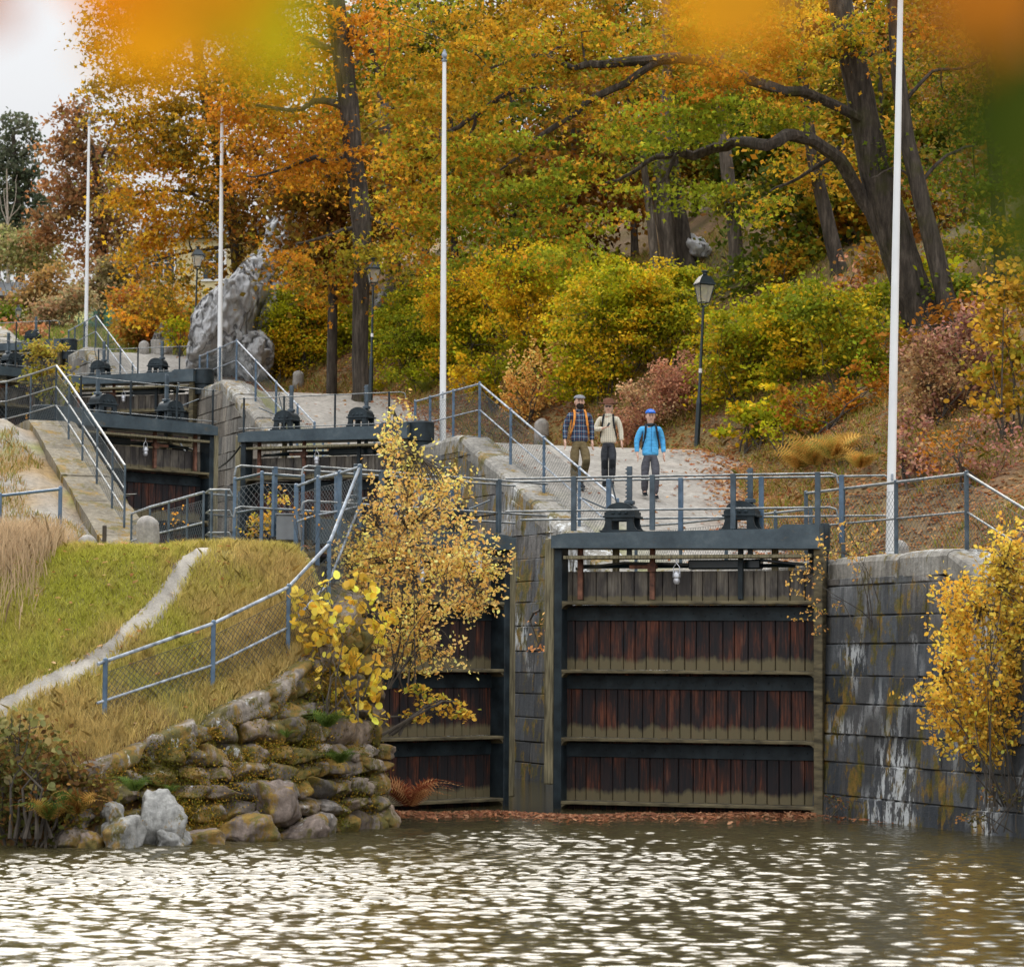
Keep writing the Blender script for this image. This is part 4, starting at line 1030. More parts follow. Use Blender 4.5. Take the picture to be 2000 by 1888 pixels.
# ------------------------------------------------------------ people
def skinned(name, J, E, mat, parent, subs=2):
    """J: list of (x,y,z,rx,ry)"""
    me = bpy.data.meshes.new(name); me.from_pydata([j[:3] for j in J], E, []); me.update()
    o = bpy.data.objects.new(name, me); COL.objects.link(o); o.parent = parent; me.materials.append(mat)
    m = o.modifiers.new('skin', 'SKIN'); m.use_smooth_shade = True; m.branch_smoothing = .6
    if not me.skin_vertices: me.attributes.new('skin', 'FLOAT', 'POINT')
    for i, j in enumerate(J):
        sv = me.skin_vertices[0].data[i]; sv.radius = (j[3], j[4] if len(j) > 4 else j[3]); sv.use_root = (i == 0)
    sb = o.modifiers.new('subdivision', 'SUBSURF'); sb.levels = subs; sb.render_levels = subs
    return o
def chain(n0, k): return [(n0 + i, n0 + i + 1) for i in range(k)]
def ellip(c, d, seg=16, rings=10, f=None):
    V = []; F = []
    for i in range(rings + 1):
        th = math.pi * i / rings
        for k in range(seg):
            a = 2 * math.pi * k / seg; q = [math.sin(th) * math.cos(a), math.sin(th) * math.sin(a), math.cos(th)]
            if f: q = f(q)
            V.append((c[0] + q[0] * d[0] / 2, c[1] + q[1] * d[1] / 2, c[2] + q[2] * d[2] / 2))
    for i in range(rings):
        for k in range(seg): F.append((i*seg+k, (i+1)*seg+k, (i+1)*seg+(k+1) % seg, i*seg+(k+1) % seg))
    return V, F
def ell(name, c, d, mat, parent, f=None, rot=None):
    m = MB(); V, F = ellip(c, d, 18, 12, f); m.add(V, F); return m.build(name, mat, parent, True)
def plaid():
    s = NT('plaid_flannel'); sep = s.n('SeparateXYZ'); s.l(s.coord(), sep.inputs[0])
    def band(ax, per, lo, hi, ph=0.):
        f = s.math('FRACT', s.math('ADD', s.math('MULTIPLY', sep.outputs[ax], 1 / per), ph)); a = s.math('GREATER_THAN', f, lo); b = s.math('LESS_THAN', f, hi); return s.math('MULTIPLY', a, b)
    c = s.mix(0, (.030, .085, .17), (0, 0, 0)); c = s.mix(s.math('MULTIPLY', band(2, .105, .0, .5), .75), c, (.010, .022, .05)); c = s.mix(s.math('MULTIPLY', band(0, .09, .0, .5), .6), c, (.012, .028, .06))
    c = s.mix(s.math('MULTIPLY', band(2, .105, .70, .79), .6), c, (.42, .40, .36)); c = s.mix(s.math('MULTIPLY', band(0, .09, .70, .80), .6), c, (.42, .38, .36)); c = s.mix(s.math('MULTIPLY', band(0, .09, .2, .27), .6), c, (.30, .12, .07)); c = s.mix(s.math('MULTIPLY', band(2, .105, .22, .28), .5), c, (.30, .12, .07))
    s.base(c); s.set(.9, 0, .2); s.bump(s.noise(s.coord((1, 1, 1)), 9, 4), .6, .03); return s.m
def knit():
    s = NT('cream_knit'); sep = s.n('SeparateXYZ'); s.l(s.coord(), sep.inputs[0])
    def f(ax, per): return s.math('FRACT', s.math('MULTIPLY', sep.outputs[ax], 1 / per))
    d = s.math('MULTIPLY', s.math('LESS_THAN', f(0, .042), .38), s.math('LESS_THAN', f(2, .034), .5))
    s.base(s.mix(s.math('MULTIPLY', d, .55), (.70, .64, .50), (.26, .25, .22))); s.set(.95, 0, .1); s.bump(s.noise(s.coord(), 60, 3), .6, .01); return s.m
def cloth(name, c, var=.25):
    s = NT(name); f = s.noise(s.coord((1, 1, .8)), 7, 4); s.base(s.ramp(f, [(.3, tuple(q * (1 - var) for q in c)), (.7, tuple(q * (1 + var) for q in c))])); s.set(.85, 0, .25); s.bump(s.noise(s.coord((1.3, 1.3, 2.2)), 6, 3), .8, .05); return s.m
def person(lab, foot, H, rz, pants, knee, top, boots, pose, topmat, panmat, bootmat, hemz, strap, hair, cap):
    root = thing('person', lab, 'person', foot, rz, None); k = H / 1.8; ps = pose
    def S(x, y, z, r_, r2=None): return (x * k, y * k, z * k, r_ * k, (r2 or r_) * k)
    # leg joint positions
    legs = ps['legs']; arms = ps['arms']
    # body
    J = [S(0, 0, .97, .10, .07), S(0, 0, 1.10, .10, .075), S(0, .0, 1.30, .12, .085), S(0, .01, 1.42, .08, .065), S(0, .005, 1.53, .054, .056), S(0, -.005, 1.585, .074, .082), S(0, -.012, 1.66, .096, .110), S(0, -.008, 1.74, .092, .106), S(0, 0, 1.80, .06, .07)]
    E = chain(0, 8)
    for sx, (hip, kn, an, toe) in zip((-1, 1), legs):
        n = len(J); J += [S(*hip, .055), S(*kn, .055), S(*[(a + b) / 2 for a, b in zip(kn, an)], .055), S(*an, .038), S(*toe, .035, .025)]; E += [(0, n)] + chain(n, 4)
    for sx, (sh, el, wr, hd) in zip((-1, 1), arms):
        n = len(J); J += [S(sh[0] * .9, sh[1], sh[2] - .03, .04), S(*el, .038), S(*wr, .028, .024)]; E += [(3, n), (n, n + 1), (n + 1, n + 2)]
        w = Vector(wr); h = Vector(hd) - w; hl_ = h.normalized(); side = Vector((0, -1, 0)) if abs(hl_.y) < .7 else Vector((0, 0, 1)); side = (side - hl_ * side.dot(hl_)).normalized(); cur = hl_.cross(side) * (1 if sx < 0 else -1)
        pm = w + hl_ * .05; n2 = len(J); J.append(S(*pm, .036, .020)); E.append((n + 2, n2)); pe = w + hl_ * .085; J.append(S(*pe, .036, .018)); E.append((n2, n2 + 1))
        for fi in range(4):
            o_ = (fi - 1.5) * .019; ln = (.065, .075, .07, .052)[fi]; a0 = pe + side * o_ + hl_ * .012; a1 = a0 + hl_ * ln * .55 + cur * .006; a2 = a1 + hl_ * ln * .42 + cur * .022
            m = len(J); J += [S(*a0, .0095), S(*a1, .009), S(*a2, .0075)]; E += [(n2 + 1, m), (m, m + 1), (m + 1, m + 2)]
        th = w + hl_ * .03 + side * .028; t1 = th + side * .022 + hl_ * .03; t2 = t1 + hl_ * .03 + cur * .01; m = len(J); J += [S(*th, .013), S(*t1, .0105), S(*t2, .0085)]; E += [(n2, m), (m, m + 1), (m + 1, m + 2)]
    skinned('body', J, E, M['skin'], root)
    # trousers
    J = [S(0, 0, 1.06, .150, .108), S(0, 0, .95, .165, .12), S(0, 0, .90, .165, .115)]; E = [(0, 1), (1, 2)]
    for sx, (hip, kn, an, toe) in zip((-1, 1), legs):
        n = len(J); md = [(a + b) / 2 for a, b in zip(hip, kn)]; md2 = [a * .55 + b * .45 for a, b in zip(kn, an)]; lo = (an[0], an[1], an[2] + .015)
        J += [S(hip[0], hip[1], hip[2] - .09, .112, .112), S(*md, .10, .10), S(*kn, .078, .082), S(*md2, .08, .082), S(*lo, .068, .072)]; E += [(2, n)] + chain(n, 4)
    tr = skinned('trousers', J, E, panmat, root)
    if knee:
        for (hip, kn, an, toe) in legs:
            J = [S(kn[0], kn[1] - .004, kn[2] + .08, .07, .078), S(kn[0], kn[1] - .012, kn[2], .078, .083), S(*[a * .5 + b * .5 for a, b in zip(kn, an)], .078, .082)]; skinned('knee_panel', J, chain(0, 2), knee, tr, 1)
    # upper garment
    hz_ = hemz
    J = [S(0, 0, 1.43, .15, .095), S(0, 0, 1.30, .185, .128), S(0, 0, 1.12, .172, .125), S(0, 0, hz_ + .04, .185, .135), S(0, 0, hz_ - .04, .185, .135), S(0, .005, 1.49, .068, .06)]; E = [(0, 1), (1, 2), (2, 3), (3, 4), (0, 5)]
    for sx, (sh, el, wr, hd) in zip((-1, 1), arms):
        n = len(J); m1 = [(a + b) / 2 for a, b in zip(sh, el)]; m2 = [(a + b) / 2 for a, b in zip(el, wr)]; we = [a * .1 + b * .9 for a, b in zip(el, wr)]
        J += [S(sh[0] * .93, sh[1], sh[2] - .012, .085, .08), S(*m1, .066), S(*el, .058), S(*m2, .054), S(*we, .047)]; E += [(0, n)] + chain(n, 4)
    skinned('shirt' if cap != 'blue' else 'jacket', J, E, topmat, root)
    cl = MB(); V = []
    cl.lathe([(.072*k, 1.47*k), (.085*k, 1.50*k), (.078*k, 1.535*k), (.066*k, 1.525*k)], 16); cl.build('collar', topmat if cap != 'blue' else M['lamp_black'], root, True)
    for (hip, kn, an, toe) in legs:
        b = MB()
        J = [S(an[0], an[1], an[2] + .07, .052, .056), S(an[0], an[1] + .005, an[2] - .02, .052, .058), S(an[0], (an[1] + toe[1]) / 2, an[2] - .045, .05, .042), S(toe[0], toe[1] - .02, toe[2] + .005, .046, .034)]
        skinned('boot', J, chain(0, 3), bootmat, root)
        b.box(((an[0] + toe[0]) / 2 * k, (an[1] + toe[1]) / 2 * k - .01, (toe[2] - .033) * k), (.09 * k, .27 * k, .02 * k), Matrix.Rotation(math.atan2(toe[2] - an[2] + .06, -(toe[1] - an[1])) * 0, 3, 'X'), .006); b.build('sole', M['lamp_black'], root)
    # straps and backpack
    for sx in (-1, 1):
        w_ = MB(); pts = [(sx * .085, .10, 1.46), (sx * .098, .02, 1.525), (sx * .105, -.07, 1.47), (sx * .115, -.125, 1.36), (sx * .135, -.125, 1.22), (sx * .168, -.06, 1.08), (sx * .17, .06, 1.02)]
        for a, b in zip(pts[:-1], pts[1:]):
            q = Vector(a) * k; q2 = Vector(b) * k; w_.bar(q, q2 + (q2 - q) * .06, (.040 if a[2] > 1.25 else .024) * k, .018 * k, .003)
        w_.build('strap', strap, root)
    bp = MB(); bp.box((0, .20 * k, 1.24 * k), (.28 * k, .16 * k, .46 * k), None, .05 * k); bp.build('backpack', strap if cap != 'blue' else M['lamp_black'], root, True)
    # face
    hy = -.116 * k
    for sx in (-1, 1):
        ell('eye', (sx * .031 * k, hy + .006, 1.678 * k), (.026 * k, .014, .013 * k), M['eye'], root); ell('ear', (sx * .088 * k, .0, 1.665 * k), (.022 * k, .04 * k, .062 * k), M['skin'], root)
        if cap != 'hat': ell('eyebrow', (sx * .031 * k, hy + .004, 1.70 * k), (.04 * k, .014, .010 * k), hair, root)
    ell('nose', (0, hy - .010, 1.650 * k), (.030 * k, .045, .052 * k), M['skin'], root, lambda q: (q[0] * (1.25 - .4 * q[2]) * .8, q[1], q[2])); ell('mouth', (0, hy + .006, 1.612 * k), (.048 * k, .014, .012 * k), M['lip'], root)
    hc = ell('hair', (0, .022 * k, 1.70 * k), (.19 * k, .20 * k, .18 * k), hair, root)
    return root, k
M['eye'] = simple('eye', (.03, .02, .015), .2); M['lip'] = simple('lip', (.35, .13, .10), .5)
dark = cloth('dark_hair', (.022, .015, .011)); grey = cloth('light_hair', (.45, .36, .24)); brownh = cloth('greying_hair', (.16, .12, .09))
# poses: x to the viewer's right, -y towards the camera (1.8 m figure)
walk1 = dict(legs=[((-.085, 0, .93), (-.10, -.05, .50), (-.095, .02, .10), (-.11, -.12, .045)), ((.085, 0, .93), (.115, -.13, .52), (.045, .06, .13), (.07, -.09, .045))],
             arms=[((-.19, .01, 1.45), (-.265, .03, 1.17), (-.285, -.04, .92), (-.28, -.07, .82)), ((.19, .01, 1.45), (.245, .04, 1.17), (.245, .0, .92), (.245, -.03, .82))])
walk2 = dict(legs=[((-.08, 0, .93), (-.075, -.03, .50), (-.075, .01, .10), (-.09, -.13, .045)), ((.08, 0, .93), (.095, -.09, .51), (.08, -.02, .10), (.10, -.17, .04))],
             arms=[((-.19, .01, 1.45), (-.27, .0, 1.20), (-.10, -.22, 1.20), (-.01, -.27, 1.235)), ((.19, .01, 1.45), (.26, .03, 1.18), (.28, -.02, .93), (.29, -.05, .83))])
walk3 = dict(legs=[((-.085, 0, .93), (-.11, .0, .50), (-.095, .14, .16), (-.10, -.0, .12)), ((.085, 0, .93), (.095, -.11, .50), (.085, -.07, .08), (.10, -.24, .045))],
             arms=[((-.19, .01, 1.45), (-.275, .03, 1.18), (-.275, -.02, .92), (-.255, -.05, .82)), ((.19, .01, 1.45), (.255, .04, 1.18), (.27, -.02, .92), (.265, -.06, .82))])
olive = cloth('olive_trousers', (.155, .115, .055)); olived = cloth('dark_olive_cloth', (.065, .05, .022)); char = cloth('charcoal_trousers', (.045, .048, .055)); blk = cloth('black_cloth', (.014, .016, .02)); greyt = cloth('grey_trousers', (.085, .085, .10), .12)
orange = cloth('orange_webbing', (.72, .27, .05), .1); bluej = cloth('sky_blue_shell', (.09, .40, .72), .12)
f1, f2, f3 = hit(1131, 957, side='R', d0=45), hit(1188, 949, side='R', d0=45), hit(1270, 976, side='R', d0=45)
r1_, k1 = person('bearded walker in flat grey cap, blue plaid shirt and olive trousers, leftmost of three', f1, 186 * f1[1] / FPX, .16, olive, olived, None, None, walk1, plaid(), olive, blk, .93, orange, dark, 'flat')
r2_, k2 = person('walker in brown brimmed hat and cream checked sweater holding a small device, middle of three', f2, 166 * f2[1] / FPX * 1.0, -.10, char, blk, None, None, walk2, knit(), char, blk, .92, blk, grey, 'hat')
r3_, k3 = person('walker in light blue jacket, blue cap and grey trousers, rightmost of three', f3, 175 * f3[1] / FPX, .10, greyt, None, None, None, walk3, bluej, greyt, blk, .90, blk, brownh, 'blue')
# head gear
def headobj(root, k, kind):
    if kind == 'flat':
        wool = cloth('grey_wool', (.22, .22, .24), .15)
        ell('cap', (0, .0, 1.745 * k), (.225 * k, .27 * k, .13 * k), wool, root, lambda q: (q[0], q[1], q[2] * (.35 if q[2] < 0 else 1) - (.12 * q[1] * 0)))
        ell('cap_peak', (0, -.125 * k, 1.735 * k), (.18 * k, .12 * k, .03 * k), wool, root)
        ell('beard', (0, -.070 * k, 1.585 * k), (.155 * k, .12 * k, .125 * k), dark, root); ell('moustache', (0, -.112 * k, 1.627 * k), (.095 * k, .03 * k, .022 * k), dark, root)
    if kind == 'hat':
        br = cloth('brown_felt', (.17, .075, .045), .15); m = MB()
        m.lathe([(.215*k, 1.722*k), (.21*k, 1.734*k), (.118*k, 1.738*k), (.115*k, 1.80*k), (.10*k, 1.85*k), (.06*k, 1.862*k), (.01*k, 1.85*k)], 24)
        V = np.array(m.v); rr = np.hypot(V[:, 0], V[:, 1]); V[:, 2] += np.where(rr > .13 * k, np.abs(V[:, 0]) * .2, 0); m.v = [tuple(q) for q in V]; m.build('hat', br, root, True)
        for sx in (-1, 1): ell('lens', (sx * .033 * k, -.114 * k, 1.68 * k), (.058 * k, .018, .036 * k), M['lamp_black'], root)
        b = MB(); b.tube([(-.08*k, -.02*k, 1.685*k), (-.06*k, -.112*k, 1.69*k), (.06*k, -.112*k, 1.69*k), (.08*k, -.02*k, 1.685*k)], .005 * k, 5); b.build('glasses_frame', M['lamp_black'], root)
        for sx in (-1, 1): ell('side_hair', (sx * .078 * k, .02 * k, 1.63 * k), (.04 * k, .11 * k, .15 * k), grey, root)
    if kind == 'blue':
        bl = cloth('royal_blue_cotton', (.03, .16, .60), .1)
        ell('cap', (0, .0, 1.745 * k), (.215 * k, .245 * k, .17 * k), bl, root, lambda q: (q[0], q[1], q[2] * (.2 if q[2] < 0 else 1)))
        ell('cap_peak', (0, -.14 * k, 1.742 * k), (.17 * k, .14 * k, .022 * k), bl, root)
        m = MB(); 
        for x in (-.035, -.018, 0, .018, .035): m.box((x * k, -.118 * k, 1.783 * k), (.009 * k, .006, .016 * k))
        m.build('cap_badge', M['white_paint'], root)
        z = MB(); z.box((0, -.130 * k, 1.20 * k), (.008 * k, .006, .5 * k)); z.box((.055 * k, -.132 * k, 1.30 * k), (.009 * k, .006, .13 * k)); z.build('zip', cloth('dark_blue_zip', (.02, .12, .30)), root)
headobj(r1_, k1, 'flat'); headobj(r2_, k2, 'hat'); headobj(r3_, k3, 'blue')
ph_ = MB(); pp = Vector(f2) + Matrix.Rotation(-.10, 3, 'Z') @ Vector((.015 * k2, -.29 * k2, 1.27 * k2)); ph_.box((0, 0, 0), (.04, .02, .10), Matrix.Rotation(.5, 3, 'Y'), .006)
o = ph_.build('handheld_device', M['lamp_black']); o.location = pp; tag(o, 'small dark device in the hand of the walker in the brown hat', 'device')
# ------------------------------------------------------------ foliage builders
ORANGE = [(.70, .28, .018), (.78, .40, .022), (.54, .20, .015), (.38, .30, .02)]
GOLD = [(.82, .49, .03), (.70, .42, .025), (.45, .39, .022), (.72, .32, .02)]
OLIVE = [(.27, .27, .02), (.19, .22, .018), (.42, .33, .022), (.50, .27, .022)]
GREEN = [(.15, .20, .016), (.22, .26, .018), (.38, .34, .022), (.11, .15, .016)]
RUST = [(.40, .15, .02), (.50, .22, .025), (.28, .13, .02), (.34, .22, .022)]
YGREEN = [(.40, .41, .014), (.27, .33, .014), (.64, .49, .02), (.66, .42, .02)]
AMBER = [(.95, .64, .22), (.95, .55, .15), (.92, .66, .20), (.72, .58, .15)]
PINK = [(.56, .28, .17), (.66, .37, .20), (.44, .20, .13), (.62, .42, .22)]
MAUVE = [(.40, .19, .14), (.48, .25, .17), (.28, .13, .08), (.44, .28, .13)]
PALE = [(.34, .35, .13), (.44, .41, .16), (.28, .31, .10), (.52, .40, .2)]
PEACH = [(.88, .50, .15), (.84, .42, .11), (.72, .47, .10), (.9, .58, .2)]
LOBED = np.array([(-.5, 0, 0), (-.25, .22, .03), (-.1, .13, 0), (.08, .34, .05), (.2, .18, 0), (.36, .2, .02), (.5, 0, -.06), (.36, -.2, .02), (.2, -.18, 0), (.08, -.34, .05), (-.1, -.13, 0), (-.25, -.22, .03)])
OVAL = np.array([(-.5, 0, 0), (-.22, .27, .03), (.12, .30, .04), (.5, 0, -.08), (.12, -.30, .04), (-.22, -.27, .03)])
QUAD = np.array([(-.5, 0, 0), (.0, .32, .05), (.5, 0, -.06), (.0, -.32, .05)])
OAK6 = np.array([(-.5, 0, 0), (-.05, .12, .03), (.05, .40, .05), (.22, .16, 0), (.5, .05, -.06), (.30, -.12, 0), (.12, -.40, .04), (-.08, -.14, .02)])
ROUND = np.array([(-.46, 0, 0), (-.3, .36, .02), (.1, .45, .03), (.42, .25, 0), (.55, 0, -.03), (.42, -.25, 0), (.1, -.45, .03), (-.3, -.36, .02)])
def leaves(name, C, size, col, parent, shape=QUAD, up=.5, mat=None, rg=rng, droop=0.):
    n = len(C)
    nrm = rg.normal(size=(n, 3)); nrm[:, 2] += up * 2.2; nrm /= np.linalg.norm(nrm, axis=1)[:, None]
    t = rg.normal(size=(n, 3)); t[:, 2] -= droop; t -= (t * nrm).sum(1)[:, None] * nrm; t /= np.linalg.norm(t, axis=1)[:, None]
    b = np.cross(nrm, t); sz = (np.asarray(size) * rg.uniform(.65, 1.25, n))[:, None, None]
    S = shape[None]
    V = C[:, None, :] + sz * (S[..., 0:1] * t[:, None] + S[..., 1:2] * b[:, None] + S[..., 2:3] * nrm[:, None])
    k = shape.shape[0]; F = np.arange(n * k).reshape(n, k)
    return mesh_np(name, V.reshape(-1, 3), F, mat or M['leaf'], parent, col=np.repeat(np.clip(col, .005, .95), k, axis=0))
def pal(pals, pos, n, rg=rng, freq=.5, jit=.22):
    """colour per leaf: a patchy choice along the palette plus per-leaf scatter"""
    pals = np.array(pals); m = len(pals)
    f = fbm(pos[:, 0] * freq + 31, pos[:, 1] * freq, pos[:, 2] * freq, 3) * .75 + .5 + rg.normal(size=n) * .28
    i = np.clip((f * m).astype(int), 0, m - 1)
    return pals[i] * (1 + rg.normal(size=(n, 1)) * jit) * (1 + rg.normal(size=(n, 3)) * .05)
def clumps_of(blobs, dens, rg, shell=.6):
    """blobs: (centre xyz, radii xyz); returns clump centres"""
    out = []
    for c, r_ in blobs:
        vol = r_[0] * r_[2] * 3.14; n = max(3, int(vol * dens))
        d = rg.normal(size=(n, 3)); d /= np.linalg.norm(d, axis=1)[:, None]
        rad = rg.uniform(0, 1, n) ** (1 / 3 * shell)
        d = d * rad[:, None] * (1 + .22 * fbm(d[:, 0] * 2 + c[0], d[:, 1] * 2 + c[1], d[:, 2] * 2 + c[2], 2))[:, None]
        out.append(np.array(c) + d * np.array(r_))
    return np.vstack(out)
def limb(a, b, r0, r1, mb, sag=.12, n=6, rg=random):
    a, b = Vector(a), Vector(b); d = b - a; ln = d.length
    if ln < .15: return
    pts = [a.copy()]; off = Vector((rg.uniform(-1, 1), rg.uniform(-1, 1), rg.uniform(-.2, 1))) * ln * sag
    for i in range(1, n + 1):
        k = i / n; pts.append(a + d * k + off * math.sin(k * math.pi) + Vector((rg.uniform(-1, 1), rg.uniform(-1, 1), rg.uniform(-1, 1))) * ln * .028)
    mb.tube(pts, [r0 + (r1 - r0) * i / n for i in range(n + 1)], 5, False)
def px3(pts, depth):   # (px,py,width_px[,extra depth]) -> points, radii
    P_, R_ = [], []
    for q in pts:
        d = depth + (q[3] if len(q) > 3 else 0); P_.append(Vector(P(q[0], q[1], d))); R_.append(q[2] * d / FPX / 2)
    return P_, R_
def smooth_pts(Pp, Rr, k=3):
    out, ro = [], []
    for i in range(len(Pp) - 1):
        p0, p1, p2, p3 = Pp[max(i-1, 0)], Pp[i], Pp[i+1], Pp[min(i+2, len(Pp)-1)]
        for j in range(k):
            t = j / k; out.append(.5 * ((2*p1) + (-p0+p2)*t + (2*p0-5*p1+4*p2-p3)*t*t + (-p0+3*p1-3*p2+p3)*t**3)); ro.append(Rr[i] * (1-t) + Rr[i+1] * t)
    out.append(Pp[-1]); ro.append(Rr[-1]); return out, ro
def tree(label, trunk, limbs, blobs, palette, leaf=.13, dens=1.2, per=70, cr_=.55, depth=None, seed=0, twigs=.5, flat=.35, shape=QUAD, cat='tree', name='oak_tree', group=None, freq=.45, up=.35, bark=None, base_side='R', zoff=0, shell=.6, d0=48, blobs2=(), palette2=None):
    rg = np.random.default_rng(seed + 100); rr = random.Random(seed)
    if depth is None: bp = hit(trunk[0][0], trunk[0][1], side=base_side, d0=d0); depth = bp[1]
    Pt, Rt = px3(trunk, depth); bp = Pt[0].copy()
    root = thing(name, label, cat, bp, group=group); inv = -np.array(bp)
    mb = MB(); q, r2 = smooth_pts(Pt, Rt, 3); g0 = float(ground(q[0][0], q[0][1]))
    q = [Vector((q[0][0], q[0][1], min(q[0][2], g0) - .5))] + q; r2 = [r2[0] * 1.5] + [r2[0] * 1.2] + r2[1:]
    mb.tube([p + Vector(inv) for p in q], r2, 14, True, .06)
    nodes = [(p, r_) for p, r_ in zip(q[len(q)//3:], r2[len(r2)//3:])]
    for lb in limbs:
        Pl, Rl = px3(lb, depth); Rl = [q_ * .75 for q_ in Rl]; ql, rl = smooth_pts(Pl, Rl, 3)
        ql = [p + Vector((rr.uniform(-1, 1), rr.uniform(-1, 1), rr.uniform(-1, 1))) * .05 for p in ql]
        mb.tube([p + Vector(inv) for p in ql], rl, 8, True, .08); nodes += list(zip(ql, rl))
    B = []
    for b in blobs:
        d = depth + (b[4] if len(b) > 4 else 0); sc_ = d / FPX; B.append((P(b[0], b[1], d), (b[2] * sc_, b[5] if len(b) > 5 else max(b[2], b[3]) * sc_ * .8, b[3] * sc_)))
    cl = clumps_of(B, dens, rg, shell); NP = np.array([tuple(n[0]) for n in nodes]); tb = MB()
    # secondary boughs: some clumps join the nearest node, the others join those
    order = rg.permutation(len(cl)); k = max(4, int(len(cl) * twigs)); got = NP.copy(); gr = np.array([min(n[1], .16) for n in nodes])
    for j in order[:k]:
        dd = np.linalg.norm(got - cl[j], axis=1); i = int(np.argmin(dd)); r0 = min(gr[i] * .7, .022 + dd[i] * .02)
        limb(got[i] + inv, cl[j] + inv, r0, .010, tb, .12, 5, rr); got = np.vstack([got, cl[j], (got[i] + cl[j]) / 2]); gr = np.append(gr, [.02, r0 * .6])
    mb.add(tb.v, tb.f); mb.build('trunk', bark or M['bark'], root, True)
    n = len(cl) * per; idx = np.repeat(np.arange(len(cl)), per); cs = rg.uniform(.6, 1.35, len(cl)) * cr_
    off = rg.normal(size=(n, 3)) * np.array([1, 1, flat]) * .62 * cs[idx][:, None]
    tilt = rg.normal(size=(len(cl), 2)) * .3; off[:, 2] += (off[:, :2] * tilt[idx]).sum(1) - .25 * (off[:, 0]**2 + off[:, 1]**2) / cr_
    C = cl[idx] + off; cv = (1 + rg.normal(size=len(cl)) * .16)[idx][:, None]
    leaves('crown', C + inv, leaf, pal(palette, C, n, rg, freq) * cv * np.array([.76, .76, .9]), root, shape, up, rg=rg)
    if len(blobs2):
        B = []
        for b in blobs2: d = depth + (b[4] if len(b) > 4 else 0); sc_ = d / FPX; B.append((P(b[0], b[1], d), (b[2] * sc_, max(b[2], b[3]) * sc_ * .8, b[3] * sc_)))
        cl = clumps_of(B, dens, rg, shell); n = len(cl) * per; idx = np.repeat(np.arange(len(cl)), per); off = rg.normal(size=(n, 3)) * np.array([1, 1, flat]) * .62 * (rg.uniform(.6, 1.35, len(cl)) * cr_)[idx][:, None]
        C = cl[idx] + off; leaves('crown', C + inv, leaf, pal(palette2, C, n, rg, freq) * .85 * (1 + rg.normal(size=len(cl)) * .16)[idx][:, None], root, shape, up, rg=rg)['label'] = 'still green lower boughs'
    return root
def bush(label, blobs, palette, leaf=.1, dens=3, per=55, cr_=.34, seed=0, depth=None, base=None, side='R', name='hazel_bush', cat='bush', group=None, flat=.5, shape=OVAL, stems=9, freq=.8, up=.5, d0=45, shell=.7, dd=0., sr=1., spray=0.):
    rg = np.random.default_rng(seed + 500); rr = random.Random(seed)
    b0 = blobs[0]
    if base is None: base = (b0[0], b0[1] + b0[3])
    if depth is None: bp = hit(base[0], base[1], side=side, d0=d0); depth = bp[1] + dd; bp = P(base[0], base[1], depth)
    else: bp = P(base[0], base[1], depth)
    gz = float(ground(bp[0], bp[1])); bp = np.array([bp[0], bp[1], min(bp[2], gz) if gz > -.5 else bp[2]])
    root = thing(name, label, cat, bp, group=group); B = []
    for b in blobs:
        d = depth + (b[4] if len(b) > 4 else .3); sc_ = d / FPX; B.append((P(b[0], b[1], d), (b[2] * sc_, b[5] if len(b) > 5 else min(b[2], b[3]) * sc_ * .8, b[3] * sc_)))
    cl = clumps_of(B, dens, rg, shell); mb = MB(); got = []; inv = -bp
    for k in range(stems):
        c = cl[rg.integers(len(cl))]; s0 = bp + np.array([rr.uniform(-.25, .25), rr.uniform(-.15, .15), -.1]); m_ = (s0 + c) / 2 + np.array([rr.uniform(-.2, .2), rr.uniform(-.2, .2), .15])
        got += [m_, c]; mb.tube([s0 + inv, s0 * .55 + m_ * .45 + np.array([rr.uniform(-.05, .05), 0, .03]) + inv, m_ + inv, (m_ + c) / 2 + np.array([rr.uniform(-.06, .06), rr.uniform(-.06, .06), .04]) + inv, c + inv], [.024 * sr, .02 * sr, .014 * sr, .01 * sr, .006 * sr], 5, False)
    got = np.array(got)
    for c in cl[:max(6, len(cl) // 2)]:
        i = int(np.argmin(np.linalg.norm(got - c, axis=1))); limb(got[i] + inv, c + inv, .009, .004, mb, .1, 3, rr)
    mb.build('stems', M['bark_dark'], root)
    n = len(cl) * per; idx = np.repeat(np.arange(len(cl)), per); cs = rg.uniform(.6, 1.4, len(cl)) * cr_
    off = rg.normal(size=(n, 3)) * np.array([1, 1, flat]) * .62 * cs[idx][:, None]
    if spray:
        dr = cl - bp; dr /= np.linalg.norm(dr, axis=1)[:, None]; dr = dr + rg.normal(size=dr.shape) * .45 + np.array([0, 0, .25]); dr /= np.linalg.norm(dr, axis=1)[:, None]
        u_ = rg.uniform(-.5, .6, n) * spray; off = dr[idx] * (u_ * (cs / cr_)[idx])[:, None] + rg.normal(size=(n, 3)) * cr_ * .28; off[:, 2] -= u_ ** 2 * .5
        tb = MB()
        for j in range(len(cl)):
            a_ = cl[j] - dr[j] * spray * .5 + inv; b_ = cl[j] + dr[j] * spray * .5 + inv; tb.tube([a_, cl[j] + inv + np.array([0, 0, .01]), b_], [.0026, .002, .0012], 3, False)
        mesh_np('twigs', np.array(tb.v), np.array([f for f in tb.f if len(f) == 4]), M['bark_dark'], root)
    C = cl[idx] + off
    cv = (1 + rg.normal(size=len(cl)) * .15)[idx][:, None]
    leaves('leaves', C + inv, leaf, pal(palette, C, n, rg, freq) * cv, root, shape, up, rg=rg)
    return root

